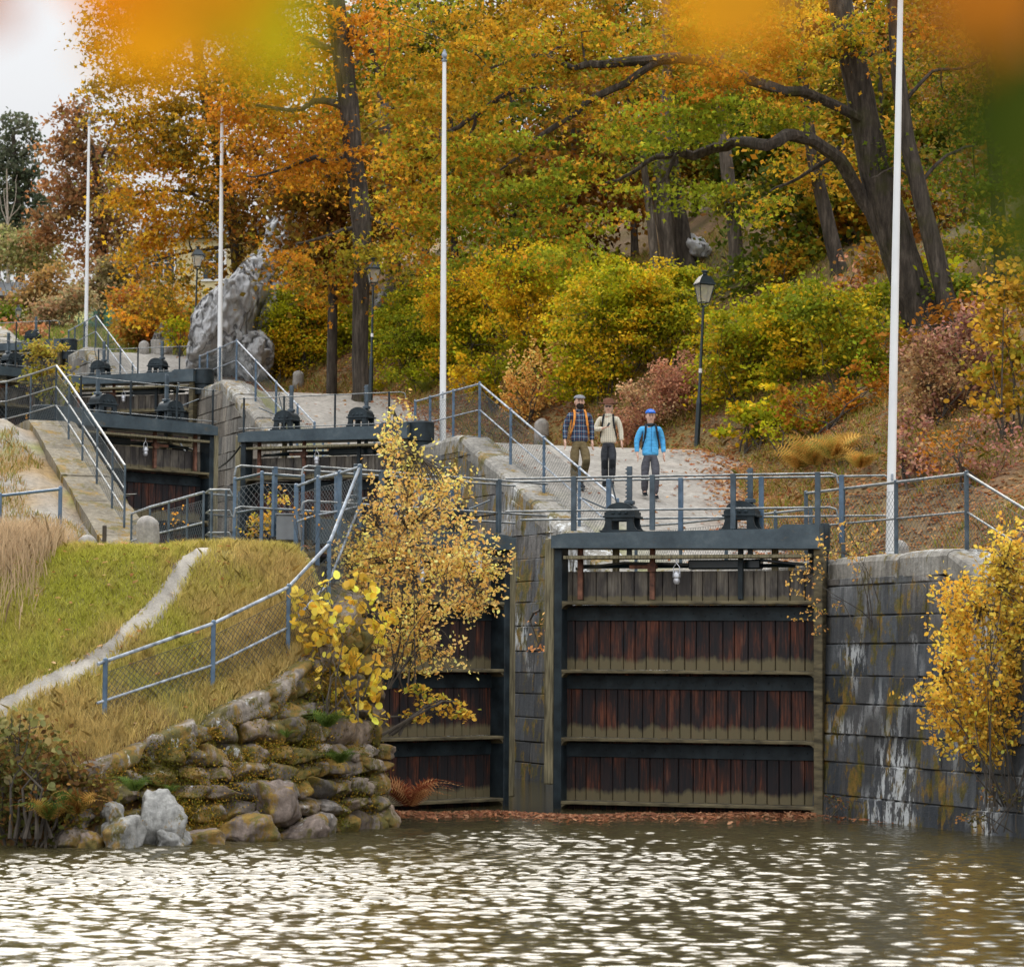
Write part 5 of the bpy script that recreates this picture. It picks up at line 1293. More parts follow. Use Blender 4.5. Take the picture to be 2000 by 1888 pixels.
# ------------------------------------------------------------ the big trees
tree('large rust-orange oak, thick trunk rising behind the middle street lamp',
     [(706, 782, 36), (703, 700, 31), (704, 600, 31), (708, 500, 35), (703, 400, 40), (690, 300, 36), (681, 200, 38), (668, 100, 40), (655, 0, 38), (648, -70, 34)],
     [[(690, 300, 12), (640, 315, 14), (600, 310, 12), (540, 335, 7), (480, 345, 4)], [(684, 215, 26), (630, 195, 18), (570, 215, 12), (500, 205, 7)], [(672, 110, 24), (610, 80, 16), (540, 60, 12), (480, 90, 6)],
      [(660, 40, 24), (720, 90, 20), (735, 140, 14), (745, 200, 8)], [(705, 440, 14), (650, 455, 10), (580, 480, 6)], [(705, 420, 10), (760, 440, 9), (830, 470, 5)], [(658, 20, 20), (590, 10, 14), (520, 15, 9)]],
     [(600, 90, 130, 90), (520, 200, 120, 90, 1), (610, 290, 110, 80), (530, 340, 100, 45, 1), (650, 500, 130, 42, 0, 2), (770, 500, 90, 42, 0, 2), (760, 60, 70, 80), (500, 20, 110, 70, 1), (600, 560, 50, 30, 0, 1.5)],
     ORANGE, .16, 5.0, 80, .58, flat=.22, seed=1, twigs=.12, shape=OAK6)
tree('broad golden orange oak behind the second flagpole from the left, overhanging the path',
     [(470, 690, 26), (468, 560, 26), (455, 430, 26), (430, 300, 24), (400, 180, 22), (380, 60, 20), (370, -30, 14)],
     [[(455, 430, 14), (400, 390, 10), (330, 370, 7), (260, 380, 4)], [(430, 300, 14), (360, 260, 10), (290, 235, 7), (230, 250, 4)], [(400, 180, 12), (460, 130, 9), (520, 120, 6)], [(395, 140, 12), (320, 110, 8), (240, 90, 5)], [(460, 480, 12), (400, 490, 9), (330, 500, 6), (280, 520, 4)]],
     [(400, 60, 170, 110), (300, 200, 130, 110), (420, 250, 150, 110), (320, 380, 115, 100), (410, 390, 70, 70), (250, 60, 80, 80), (330, 510, 90, 75), (520, 150, 90, 100), (300, 600, 70, 45, -3)],
     ORANGE[:2] + GOLD[:2] + [(.27, .21, .03)], .21, 3.6, 85, .75, flat=.22, depth=97, seed=2, twigs=.12, shape=OAK6)
tree('spreading orange tree against the sky, left of the leftmost flagpole', [(196, 590, 20), (198, 500, 19), (200, 430, 17), (190, 340, 13), (170, 260, 9), (150, 210, 5)],
     [[(198, 440, 10), (150, 420, 7), (105, 430, 4)], [(192, 350, 9), (140, 320, 6), (100, 300, 3)], [(188, 330, 8), (215, 270, 5), (225, 230, 3)]],
     [(140, 240, 50, 45), (190, 300, 60, 50), (130, 340, 55, 50), (190, 400, 55, 45), (110, 440, 50, 45), (200, 500, 50, 40), (230, 420, 45, 70)], [(.46, .22, .07), (.40, .18, .06), (.34, .2, .07)], .28, 3.4, 65, .85, depth=138, seed=3, twigs=.5)
tree('tall dull green tree at the top left edge against the sky', [(40, 560, 16), (38, 430, 15), (30, 330, 12), (25, 250, 6)], [[(35, 400, 8), (65, 350, 4)], [(32, 360, 8), (0, 310, 4)]],
     [(25, 270, 45, 50), (15, 350, 60, 60), (50, 400, 40, 60), (-20, 440, 60, 60), (20, 480, 50, 40)], [(.10, .13, .06), (.13, .15, .07), (.16, .17, .09)], .32, 3.0, 65, .85, depth=162, seed=4, twigs=.5, name='deciduous_tree')
tree('bare pale twiggy tree below the green tree at the left edge', [(16, 530, 6), (15, 450, 5), (14, 380, 3), (13, 330, 2)], [[(15, 450, 3), (0, 390, 2), (-5, 350, 1)], [(15, 440, 3), (28, 390, 2), (32, 340, 1)], [(14, 420, 3), (8, 370, 2)], [(15, 430, 3), (40, 400, 1.5)]],
     [(15, 400, 25, 60)], PALE, .1, .5, 6, .5, depth=150, seed=5, name='bare_tree', twigs=1., bark=simple('pale_bark', (.3, .25, .2), .9))
tree('biggest oak, leaning trunk behind the tall flagpole and arching boughs over the path',
     [(1815, 640, 96), (1790, 590, 78), (1765, 520, 72), (1745, 450, 72), (1722, 380, 70), (1703, 310, 62), (1690, 240, 58), (1675, 160, 54), (1655, 80, 50), (1640, 0, 46), (1630, -80, 40)],
     [[(1790, 610, 44, 0), (1748, 520, 44, 0), (1700, 420, 40, 0), (1655, 335, 38, -0.3960000000000001), (1600, 285, 36, -0.8800000000000001), (1550, 262, 34, -1.32), (1500, 285, 32, -1.7600000000000002), (1440, 280, 28, 0.5), (1375, 300, 26, 0.5), (1320, 298, 24, 0.5), (1270, 260, 14, 0.5), (1230, 250, 9, 0.5)],
      [(1690, 240, 30, -0.088), (1600, 190, 28, -0.8800000000000001), (1500, 170, 28, -1.7600000000000002), (1400, 125, 30, 0.5), (1300, 118, 30, 0.5), (1200, 120, 24, 0.5), (1120, 130, 16, 0.5), (1040, 110, 10, 0.5), (960, 130, 6, 0.5)],
      [(1290, 118, 20, 0.5), (1220, 160, 20, 0.5), (1150, 200, 18, 0.5), (1080, 250, 14, 0.5), (1030, 290, 9, 0.5), (980, 330, 5, 0.5)], [(1060, 170, 12, 0.5), (980, 190, 14, 0.5), (930, 220, 14, 0.5), (880, 260, 11, 0.5), (830, 290, 7, 0.5), (790, 310, 4, 0.5)],
      [(930, 225, 9, 0.5), (905, 300, 8, 0.5), (850, 370, 6, 0.5), (800, 390, 4, 0.5)], [(1320, 298, 16, 0.5), (1260, 320, 12, 0.5), (1220, 345, 9, 0.5), (1180, 360, 6, 0.5)], [(1320, 300, 14), (1290, 360, 8), (1265, 400, 5)],
      [(1650, 80, 20), (1700, 110, 12), (1790, 60, 8), (1860, 50, 5)], [(1640, 290, 14), (1560, 350, 9), (1500, 370, 5)], [(1665, 120, 12), (1560, 100, 7), (1500, 120, 5)]],
     [(850, 60, 130, 70, 1), (800, 190, 90, 80, 1), (850, 320, 110, 80, 0), (960, 130, 120, 100), (1080, 60, 130, 80, 1), (1180, 180, 110, 70, 1), (1290, 60, 120, 60, 1.5), (800, 420, 80, 60, 0), (1420, 60, 120, 60, -1), (1560, 60, 100, 60, -1), (1500, 150, 90, 50, -1.2), (1720, 60, 90, 60, -1), (1380, 160, 90, 50, -1.2)],
     [(.74, .28, .02), (.82, .46, .026), (.42, .38, .022), (.34, .34, .02), (.66, .36, .022)], .14, 6.4, 85, .48, flat=.2, seed=6, shape=OAK6, freq=.28, d0=50, twigs=.12,
     blobs2=[(1000, 330, 120, 80, -1), (1120, 390, 120, 80, -1), (930, 450, 90, 70, 0), (1310, 230, 110, 55, -1), (1430, 230, 110, 45, -1), (1080, 480, 90, 50, -1), (1370, 370, 65, 40, -1), (1550, 240, 60, 40, -1), (1230, 290, 80, 50, -1), (1490, 410, 60, 28, -1)], palette2=[(.28, .33, .02), (.38, .42, .03), (.56, .46, .03), (.72, .34, .03), (.22, .28, .02)])
tree('leaning trunk right of the tall flagpole, paired with the biggest oak', [(1862, 640, 44), (1845, 570, 38), (1820, 470, 36), (1795, 370, 34), (1772, 270, 30), (1755, 150, 28), (1745, 20, 24), (1742, -60, 20)],
     [[(1800, 360, 12), (1850, 300, 8), (1900, 290, 5)], [(1770, 200, 12), (1820, 140, 9), (1890, 130, 6), (1940, 90, 4)], [(1790, 340, 8), (1740, 330, 5), (1700, 350, 3)]],
     [(1850, 150, 110, 90, 1), (1900, 330, 100, 80, 2), (1780, 300, 60, 60, 1), (1920, 470, 90, 70, 3), (1800, 30, 110, 60, 1)], GREEN[:2] + OLIVE[2:] + [(.42, .22, .05)], .13, 6.5, 75, .5, seed=7, shape=OAK6, twigs=.2)
mids = [
 ('slim dark trunk leaning left, between the biggest oak and the nearest street lamp', [(1640, 530, 32), (1618, 440, 30), (1595, 340, 27), (1578, 240, 24), (1565, 120, 20), (1560, -20, 16)], [(1600, 330, 70, 50), (1560, 90, 90, 80), (1520, 190, 70, 60)], GOLD),
 ('grey trunk just behind and above the nearest street lamp', [(1440, 520, 30), (1432, 430, 28), (1420, 330, 26), (1410, 220, 22), (1405, 60, 18)], [(1440, 400, 70, 35), (1400, 120, 100, 80)], OLIVE),
 ('light grey trunk, left one of a close pair right of the picture centre', [(1311, 560, 27), (1303, 480, 29), (1293, 400, 34), (1293, 330, 34), (1300, 260, 28), (1305, 120, 22), (1300, -20, 18)], [(1270, 330, 60, 40), (1320, 60, 90, 80)], OLIVE),
 ('dark trunk, right one of the close pair right of the picture centre', [(1342, 530, 40), (1330, 450, 34), (1318, 370, 30), (1312, 290, 26), (1320, 160, 20), (1330, 0, 16)], [(1350, 180, 60, 50)], GREEN),
 ('thin grey trunk left of the close pair right of the picture centre', [(1283, 580, 20), (1278, 500, 19), (1270, 420, 17), (1262, 360, 14), (1250, 250, 10)], [(1240, 300, 50, 50)], GREEN),
 ('grey trunk half hidden by bushes, just right of the middle street lamp', [(780, 645, 44), (775, 580, 36), (768, 520, 34), (762, 440, 30), (756, 330, 26), (748, 200, 22)], [(790, 430, 60, 50), (740, 300, 60, 70)], ORANGE),
 ('upright reddish trunk at the top right of centre, cut by the picture top', [(1484, 260, 36), (1478, 180, 36), (1474, 100, 38), (1468, 20, 38), (1465, -60, 36)], [(1450, 20, 110, 60)], ORANGE),
 ('straight grey trunk at the top, right of the upright reddish one', [(1545, 330, 24), (1542, 200, 24), (1538, 80, 26), (1530, -50, 24)], [(1590, 40, 80, 60)], GOLD),
 ('brown trunk high on the slope at the far right edge', [(1960, 560, 30), (1950, 420, 28), (1938, 250, 24), (1925, 80, 20), (1920, -40, 16)], [(1960, 200, 90, 100), (1970, 380, 70, 80)], GREEN)]
for i, (lab, tr_, bl, pl) in enumerate(mids): tree(lab, tr_, [], bl, pl, .135, 6.0, 80, .55, seed=20 + i, name='broadleaf_tree', d0=52, twigs=.2, bark=M['bark_pale'] if i in (1, 2, 4, 5) else None)
# wood behind, filling the hillside
back = [(640, 330, 84), (760, 260, 90), (880, 240, 80), (1000, 200, 84), (1120, 260, 78), (1230, 180, 84), (1350, 150, 86), (1480, 170, 80), (1600, 140, 84), (1720, 180, 76), (1840, 160, 80), (1960, 140, 76), (560, 400, 96), (820, 60, 100), (1100, 40, 98), (1420, 0, 98), (1700, 0, 96), (1920, 0, 92), (1650, 330, 72), (1560, 420, 72), (1880, 380, 70), (700, 120, 108), (940, -20, 110), (1260, 0, 108), (1560, -10, 100), (1820, 20, 92)]
side = ['rust-brown', 'olive', 'ochre', 'dull green']
where = ['left of the third flagpole', 'near the third flagpole', 'right of the third flagpole', 'left of the picture centre', 'at the picture centre', 'above the walkers', 'above the nearest street lamp', 'right of the nearest street lamp', 'left of the tall flagpole', 'behind the tall flagpole', 'right of the tall flagpole', 'in the right corner', 'behind the big rock', 'at the top edge left of centre', 'at the top edge near the centre', 'at the top edge above the nearest lamp', 'at the top edge beside the tall flagpole', 'at the top right corner', 'left of the biggest oak', 'between the slim dark trunk and the lamp', 'below the right corner', 'far back between the two left oaks', 'far back at the top, left of centre', 'far back at the top centre', 'far back at the top, left of the tall flagpole', 'far back at the top, right of the tall flagpole']
for i, (px, py, d) in enumerate(back):
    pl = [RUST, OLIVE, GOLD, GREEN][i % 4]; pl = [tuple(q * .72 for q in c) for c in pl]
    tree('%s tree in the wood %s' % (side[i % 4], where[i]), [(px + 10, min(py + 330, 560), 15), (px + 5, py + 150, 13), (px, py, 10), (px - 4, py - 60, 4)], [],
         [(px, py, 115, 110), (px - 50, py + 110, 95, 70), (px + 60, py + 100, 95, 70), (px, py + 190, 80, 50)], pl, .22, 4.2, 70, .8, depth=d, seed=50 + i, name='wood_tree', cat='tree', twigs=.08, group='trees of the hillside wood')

# ------------------------------------------------------------ bushes along the path
G_ = 'bushes between the path and the wood'
HB = [
 ('yellow-green hazel bush left of the thick trunk, behind the small round-topped stone', [(612, 670, 82, 82), (560, 640, 45, 60), (660, 620, 40, 60)], YGREEN, (610, 752)),
 ('dense green hazel bush right of the middle street lamp', [(800, 690, 80, 65), (850, 640, 55, 60)], [(.24, .29, .015), (.30, .34, .016), (.5, .43, .02)], (800, 757)),
 ('yellow-green hazel thicket directly behind the third flagpole', [(930, 680, 85, 80), (900, 580, 70, 70), (960, 600, 60, 70)], YGREEN, (920, 765)),
 ('tall yellow-green hazel between the third flagpole and the bearded walker', [(1060, 620, 95, 90), (1010, 540, 80, 60), (1110, 690, 70, 70)], YGREEN, (1060, 800)),
 ('green and gold hazel above the two left walkers', [(1180, 650, 90, 100), (1160, 760, 70, 50), (1230, 590, 70, 60)], YGREEN, (1180, 840)),
 ('green hazel left of the nearest street lamp', [(1310, 640, 80, 80), (1290, 600, 60, 40)], [(.27, .31, .016), (.38, .39, .018), (.66, .47, .02)], (1310, 800)),
 ('broad green and yellow hazel right of the nearest street lamp', [(1450, 740, 90, 90), (1450, 660, 70, 60), (1425, 840, 50, 40)], [(.27, .32, .015), (.42, .40, .018), (.72, .46, .02), (.28, .28, .015)], (1460, 880)),
 ('golden hazel in the middle of the slope, left of the tall flagpole', [(1570, 700, 80, 80), (1540, 610, 70, 60)], YGREEN, (1570, 810)),
 ('green hazel at the foot of the biggest oak', [(1670, 690, 80, 90), (1620, 600, 60, 50)], [(.20, .25, .015), (.3, .32, .018), (.6, .44, .02)], (1670, 800)),
]
for i, (lab, bl, pl, bs) in enumerate(HB):
    bl = [(b[0], b[1], b[2] * 1.25, b[3] * 1.12) for b in bl] + [(bl[0][0] + 25, bl[0][1] - 95, 70, 55, 2.5), (bl[0][0] - 40, bl[0][1] - 60, 50, 50, 1.5)]
    bush(lab, bl, [(c[0] * 1.06, c[1] * 1.0, c[2]) for c in pl], .105, 16, 70, .36, seed=i, base=bs, group=G_, flat=.35, dd=3.2 if i in (5, 6) else 2.0, shell=1.3)
for i, (lab, bl, pl, bs) in enumerate((
 ('low green and gold thicket between the third flagpole and the stone bollard', [(975, 745, 65, 55), (920, 740, 45, 45)], YGREEN, (975, 800)), ('green and reddish undergrowth on the slope left of the tall flagpole', [(1600, 790, 80, 50), (1690, 770, 60, 60)], YGREEN[:2] + RUST[:2], (1610, 845)),
 ('loose reddish and green undergrowth between the hazels and the golden ferns', [(1540, 850, 60, 35)], RUST[1:] + YGREEN[:1], (1545, 885)), ('low green bushes behind the crest of the path right of the middle street lamp', [(800, 740, 60, 25), (860, 735, 50, 35)], GREEN[:3] + YGREEN[:1], (830, 768)),
 ('reddish brown low shrubs right behind the tall flagpole', [(1780, 870, 50, 50), (1810, 930, 50, 40)], MAUVE + OLIVE[:1], (1790, 950)))):
    bush(lab, bl, pl, .10, 16, 60, .28, seed=140 + i, base=bs, name='undergrowth_bush', group='bushes under the trees of the slope', flat=.5, d0=42, spray=.25)
bush('low yellow green hazel at the path edge right of the nearest street lamp', [(1450, 830, 58, 45), (1500, 800, 50, 60)], [(.42, .42, .018), (.3, .34, .016), (.72, .48, .02)], .125, 13, 62, .3, seed=45, base=(1465, 884), group=G_, flat=.4)
bush('pinkish brown tangle of shrubs on the slope above the right railing', [(1900, 870, 90, 60), (1960, 930, 60, 50), (1820, 900, 50, 30)], MAUVE + RUST[:2], .08, 16, 40, .3, seed=46, base=(1900, 950), name='tangled_shrub', group=G_, d0=40)
bush('pale orange shrub beside the round-topped bollard at the path edge', [(1045, 745, 60, 70), (1020, 790, 40, 40), (1080, 700, 40, 40)], PEACH, .10, 20, 32, .25, spray=.4, seed=30, base=(1040, 825), name='shrub', group=G_)
bush('mound of pinkish brown spirea behind the blue-jacketed walker', [(1290, 800, 85, 65), (1330, 745, 55, 55), (1240, 830, 50, 35), (1360, 830, 40, 40)], PINK, .08, 34, 60, .2, dd=.9, seed=31, base=(1290, 868), name='spirea_shrub', group=G_, flat=.8)
bush('wide mauve brown shrub at the right edge behind the tall flagpole', [(1850, 720, 110, 80), (1930, 660, 70, 70), (1800, 790, 60, 50)], MAUVE, .09, 26, 55, .25, seed=32, base=(1850, 820), name='spirea_shrub', group=G_, flat=.8, d0=48)
bush('golden leaved bush at the right picture edge above the railing', [(1970, 640, 60, 90), (1960, 760, 60, 70), (1990, 560, 40, 50)], [(.66, .37, .04), (.58, .36, .04), (.34, .30, .03)], .10, 20, 40, .3, seed=33, base=(1975, 860), group=G_, d0=44, shape=ROUND)
bush('rust orange bush at the path bend, left of the lamp beside the rock', [(285, 610, 70, 70), (330, 640, 45, 45), (250, 650, 40, 40)], [(.5, .18, .03), (.42, .14, .03), (.36, .22, .03)], .17, 9, 60, .45, seed=34, base=(280, 688), name='shrub', d0=60, group=G_)
bush('small green and yellow shrub against the left foot of the rock', [(345, 655, 30, 35)], YGREEN, .13, 14, 50, .3, seed=35, base=(345, 694), name='shrub', d0=60, group=G_)
bush('mixed green brown bush spilling down the right side of the rock', [(590, 570, 45, 45), (610, 630, 45, 45)], OLIVE[:2] + ORANGE[:2], .16, 9, 55, .4, seed=36, base=(600, 740), name='shrub', group=G_, dd=1.)
bush('ochre shrub at the bottom of the rock beside the path', [(545, 720, 25, 25)], YGREEN, .12, 16, 50, .25, seed=37, base=(545, 748), name='shrub', group=G_)
for i, (lab, bl, pl, bs) in enumerate((('orange brown bushes on the far left bank behind the green fence', [(110, 565, 60, 35), (60, 590, 45, 30)], [(.42, .23, .07), (.34, .22, .08)], 125), ('pale green shrubs below the bare tree at the left edge', [(30, 490, 60, 45), (80, 500, 40, 40)], PALE, 140),
    ('tan seedy bush on the left far slope above the street lamp', [(100, 610, 45, 30), (140, 590, 40, 25)], [(.36, .28, .14), (.3, .26, .12), (.4, .24, .12)], 118), ('dark green bush at the far left edge', [(15, 625, 35, 30)], GREEN, 124), ('pinkish orange bush near the farthest gate', [(45, 655, 40, 20)], [(.52, .26, .12), (.46, .2, .08)], 108),
    ('grey pink bushes under the spreading orange tree', [(210, 560, 40, 40), (240, 520, 40, 40)], [(.36, .22, .12), (.3, .24, .1)], 125))):
    bush(lab, bl, pl, .20, 10, 55, .6, seed=60 + i, depth=bs, base=(bl[0][0], bl[0][1] + bl[0][3]), name='shrub')
bush('bright green and yellow bush on the left lock wall above the gate beam', [(92, 690, 32, 30), (85, 735, 38, 35), (112, 760, 25, 25)], [(.24, .25, .03), (.34, .30, .04), (.42, .30, .05)], .11, 18, 50, .3, seed=70, depth=72, base=(95, 780), name='shrub')

# ------------------------------------------------------------ foreground shrubs
bush('tall golden shrub at the end of the rubble wall before the left gate leaf',
     [(960, 1100, 40, 35), (700, 1090, 50, 55), (920, 1160, 55, 40), (840, 1290, 55, 35), (772, 1000, 75, 80), (765, 830, 22, 45), (778, 890, 42, 50), (850, 960, 75, 40), (840, 1060, 95, 70), (760, 1120, 90, 70), (900, 1090, 65, 40), (790, 1220, 90, 60), (870, 1170, 60, 40), (730, 1260, 60, 50)],
     AMBER, .058, 60, 22, .15, spray=.42, sr=0.5, seed=80, depth=35.9, base=(775, 1330), name='golden_shrub', stems=14, shape=OVAL, up=.25, shell=.8)
bush('leafy side branch reaching right in front of the dark gate boards', [(870, 1385, 60, 18), (820, 1360, 40, 20), (800, 1400, 30, 18)], [(.66, .5, .07), (.44, .42, .06), (.7, .42, .06)], .07, 90, 14, .10, seed=81, depth=35.5, base=(760, 1420), name='leafy_branch', cat='branch', stems=5, shape=OVAL)
bush('sparse aspen shoots with round yellow leaves beside the curving blue railing', [(625, 1190, 55, 60), (700, 1210, 70, 60), (650, 1300, 60, 50), (690, 1370, 60, 40), (740, 1340, 40, 40), (600, 1230, 30, 50)],
     [(.95, .64, .08), (.93, .56, .07), (.84, .62, .10)], .105, 34, 7, .14, spray=.35, sr=0.5, seed=82, depth=34.6, base=(665, 1390), name='aspen_shoots', shape=ROUND, stems=9, up=.1)
bush('large golden shrub hanging over the right quay wall at the picture edge',
     [(1950, 1090, 60, 60), (1930, 1230, 90, 90), (1990, 1130, 60, 80), (1890, 1340, 90, 90), (1855, 1200, 50, 70), (1850, 1420, 45, 60), (1960, 1400, 70, 70), (1900, 1430, 50, 50), (2010, 1280, 60, 130)],
     [(.95, .56, .08), (.93, .50, .06), (.88, .60, .10), (.72, .52, .08)], .068, 62, 24, .15, spray=.45, sr=0.5, seed=83, depth=34.0, base=(1960, 1560), name='golden_shrub', stems=14, shape=OVAL, up=.2, shell=.8)
bush('thin young birch with pale orange leaves growing from the quay wall beside the gate', [(1665, 1060, 45, 50), (1610, 1110, 50, 40), (1600, 1200, 35, 45), (1690, 1110, 35, 40), (1540, 1150, 35, 20)],
     [(.78, .46, .12), (.8, .40, .13), (.6, .46, .09)], .052, 26, 12, .12, spray=.3, sr=0.35, seed=84, depth=37.7, base=(1705, 1215), name='young_birch', cat='young tree', shape=OVAL, stems=6, up=.1)
bush('few orange leaves on a thin twig in the gap between the two lower gate leaves', [(1060, 1215, 14, 30), (1050, 1265, 14, 14)], [(.8, .34, .12)], .07, 30, 7, .12, seed=85, depth=45, base=(1072, 1180), name='twig', cat='branch', stems=2)
bush('yellow leaved shrub behind the straight chain link fence', [(530, 1020, 35, 28), (545, 975, 20, 25), (510, 1035, 25, 18)], [(.72, .44, .06), (.5, .42, .06), (.7, .34, .08)], .065, 55, 22, .14, seed=86, depth=38.6, base=(530, 1056), name='shrub', side='L', stems=6)
bush('brown and dull green bramble thicket at the bottom left corner above the water', [(60, 1500, 95, 80), (150, 1560, 60, 60), (20, 1590, 60, 55), (90, 1600, 70, 40)],
     [(.16, .09, .03), (.20, .16, .035), (.26, .13, .04), (.12, .12, .03)], .075, 60, 34, .2, seed=87, depth=31.4, base=(60, 1640), name='bramble', side='L', stems=16, flat=.7)
bush('tall leafy plant with grey green oval leaves at the left edge above the water', [(30, 1420, 40, 45), (60, 1520, 50, 60), (100, 1470, 30, 40)], [(.26, .25, .10), (.20, .21, .06), (.34, .30, .12)], .10, 34, 7, .2, seed=88, depth=31.2, base=(60, 1620), name='leafy_plant', cat='plant', shape=ROUND, side='L', up=.2)
bush('small leafy weeds at the waterline right of the gate', [(1640, 1565, 16, 14)], [(.10, .10, .03), (.2, .18, .05), (.3, .14, .05)], .05, 30, 22, .12, sr=0.35, seed=89, depth=37.6, base=(1640, 1590), name='weed', cat='plant')
bush('dark tangle of weeds at the foot of the right quay wall under the golden shrub', [(1960, 1560, 50, 35), (1900, 1590, 40, 20)], [(.16, .12, .04), (.12, .12, .03), (.4, .2, .06)], .05, 26, 24, .16, sr=0.35, seed=90, depth=33.7, base=(1950, 1610), name='weed', cat='plant')
UB = [('olive undergrowth high on the slope above the golden hazel', [(1540, 520, 80, 45), (1600, 560, 60, 40)], OLIVE), ('pinkish undergrowth between the slim dark trunk and the biggest oak', [(1660, 590, 60, 40), (1700, 520, 40, 50)], PINK[:2] + RUST), ('dark green undergrowth at the foot of the grey trunks above the nearest lamp', [(1400, 560, 50, 22), (1480, 580, 50, 25)], GREEN),
 ('brushy olive undergrowth behind the close pair of trunks', [(1190, 530, 50, 35), (1150, 540, 60, 45)], OLIVE), ('green hazel climbing the slope above the middle of the path', [(1040, 480, 90, 45), (940, 500, 70, 45)], GREEN + YGREEN[:2]), ('ochre undergrowth on the right slope beneath the leaning trunks', [(1900, 560, 70, 50), (1960, 480, 50, 60)], GREEN + GOLD[:1]),
 ('dark green bush between the thick trunk and its half hidden neighbour', [(740, 640, 40, 60), (840, 560, 70, 50)], GREEN), ('rust undergrowth right behind the leaning trunks near the top right', [(1890, 620, 60, 30), (1760, 660, 40, 30)], RUST), ('yellow green hazel on the slope right of the tall flagpole', [(1830, 560, 60, 60), (1790, 620, 40, 40)], YGREEN)]
for i, (lab, bl, pl) in enumerate(UB): bush(lab, bl, pl, .14, 10, 55, .4, seed=120 + i, base=(bl[0][0], bl[0][1] + bl[0][3]), name='undergrowth_bush', group='bushes under the trees of the slope', flat=.5)
# wildflowers
for i, (px, py, d) in enumerate(((345, 1010, 38), (600, 1015, 37.2), (70, 800, 60))):
    c = P(px, py + 35, d); root = thing('wildflower', ['yellow wildflowers beside the tall round-topped stone', 'yellow wildflowers in front of the blue fence panel', 'orange wildflowers on the ridge at the left edge'][i], 'flower', c); mb = MB(); tips = []
    for k in range(14):
        t_ = np.array([random.uniform(-.22, .22), random.uniform(-.1, .1), random.uniform(.12, .42)]); mb.tube([(t_[0] * .5, t_[1], -.1), tuple(t_)], .003, 3, False); tips.append(t_)
    mb.build('stems', M['bark_dark'], root); tp = np.repeat(np.array(tips), 3, axis=0) + rng.normal(size=(42, 3)) * .008; leaves('petals', tp, .028, np.tile([(.8, .40, .06)], (42, 1)), root, ROUND, .4)

# ------------------------------------------------------------ ferns
def fern(label, c, n, ln, cols, seed=0, spread=1., droop=1., name='fern'):
    rg = np.random.default_rng(seed); root = thing(name, label, 'fern', c); V, F, C = [], [], []
    for k in range(n):
        a = rg.uniform(0, 2 * math.pi) if spread == 1. else -rg.uniform(-.15, 1.15) * math.pi; l_ = ln * rg.uniform(.6, 1.1); h = rg.uniform(.55, 1.0); col = np.array(cols[rg.integers(len(cols))]) * rg.uniform(.75, 1.25)
        tw_ = rg.choice([-1, 1]) * rg.uniform(.4, 1.2); dx, dy = math.cos(a), math.sin(a); m = 18; prev = None
        for j in range(m):
            t = j / (m - 1); p = np.array([dx * l_ * (t * .3 + t * t * .5), dy * l_ * (t * .3 + t * t * .5), l_ * h * (1.25 * t - .85 * droop * t * t)])
            w = l_ * .20 * math.sin(min(1, t * 1.25 + .12) * math.pi) ** .8 * (1 - t * .3) + .006
            if j:
                d = p - prev; d /= np.linalg.norm(d) + 1e-9; s_ = np.cross(d, (0, 0, 1.)); s_ /= np.linalg.norm(s_) + 1e-9; s_ = s_ * math.cos(tw_) + np.cross(d, s_) * math.sin(tw_); step = l_ / m * .42
                for sg in (-1, 1):
                    q = len(V); V += [p - d * step, p + d * step * .3, p + s_ * sg * w + d * step * 1.4 + np.array([0, 0, -.12 * w])]; F.append((q, q + 1, q + 2)); C += [col] * 3
                q = len(V); nn = s_ * .004; V += [prev - nn, prev + nn, p]; F.append((q, q + 1, q + 2)); C += [col * .6] * 3
            prev = p
    mesh_np('fronds', np.array(V), np.array(F), M['leaf'], root, col=np.clip(np.array(C), 0, 1)); return root
gc = [(.11, .17, .03), (.15, .2, .035), (.08, .13, .025)]; oc = [(.5, .28, .06), (.42, .22, .05), (.56, .34, .08)]; rc = [(.22, .06, .03), (.32, .09, .04), (.45, .22, .09)]
def wf(px, py, d): return P(px, py, d)
fern('green fern growing from the rubble wall left of its middle', wf(262, 1545, 31.5), 22, .42, gc, 1, .8)
fern('lush green fern high on the rubble wall under the yellow shoots', wf(640, 1420, 34.3), 34, .5, gc, 2, .8)
fern('green fern at mid height of the rubble wall, below the lush one', wf(665, 1490, 34.2), 30, .45, gc, 3, .8)
fern('small green fern between the upper stones of the rubble wall', wf(560, 1440, 33.9), 10, .26, gc, 4, .8)
fern('tiny green fern in the middle courses of the rubble wall', wf(335, 1545, 32.2), 9, .22, gc, 5, .8)
fern('yellowing fern patch on the capstones of the rubble wall', wf(400, 1440, 33.2), 22, .28, [(.30, .2, .04), (.22, .2, .03), (.45, .24, .04)], 6)
fern('big reddish brown withered fern at the water beside the rubble wall end', wf(800, 1575, 35.9), 46, .85, rc, 7)
fern('green and orange ferns hanging over the shore in the lower left corner', wf(150, 1590, 31.2), 26, .7, gc + oc + [(.3, .12, .03)], 8, .9)
fern('orange green ferns at the water line, left corner', wf(95, 1600, 31.1), 22, .6, gc + oc, 9, .9)
for i, (px, py, s_) in enumerate(((1590, 925, 1.3), (1560, 930, 1.1), (1630, 915, 1.2), (1680, 930, .8))):
    fern(['golden fern clump on the slope above the gate railing, the largest', 'golden fern at the left end of the slope clump', 'golden fern at the right end of the slope clump', 'small greenish gold fern right of the slope clump'][i], hit(px, py, side='R', d0=40) + np.array([0, 0, .15]), 48, s_, [tuple(min(.95, q * 1.25) for q in c_) for c_ in oc] + [(.34, .3, .06)], 10 + i)
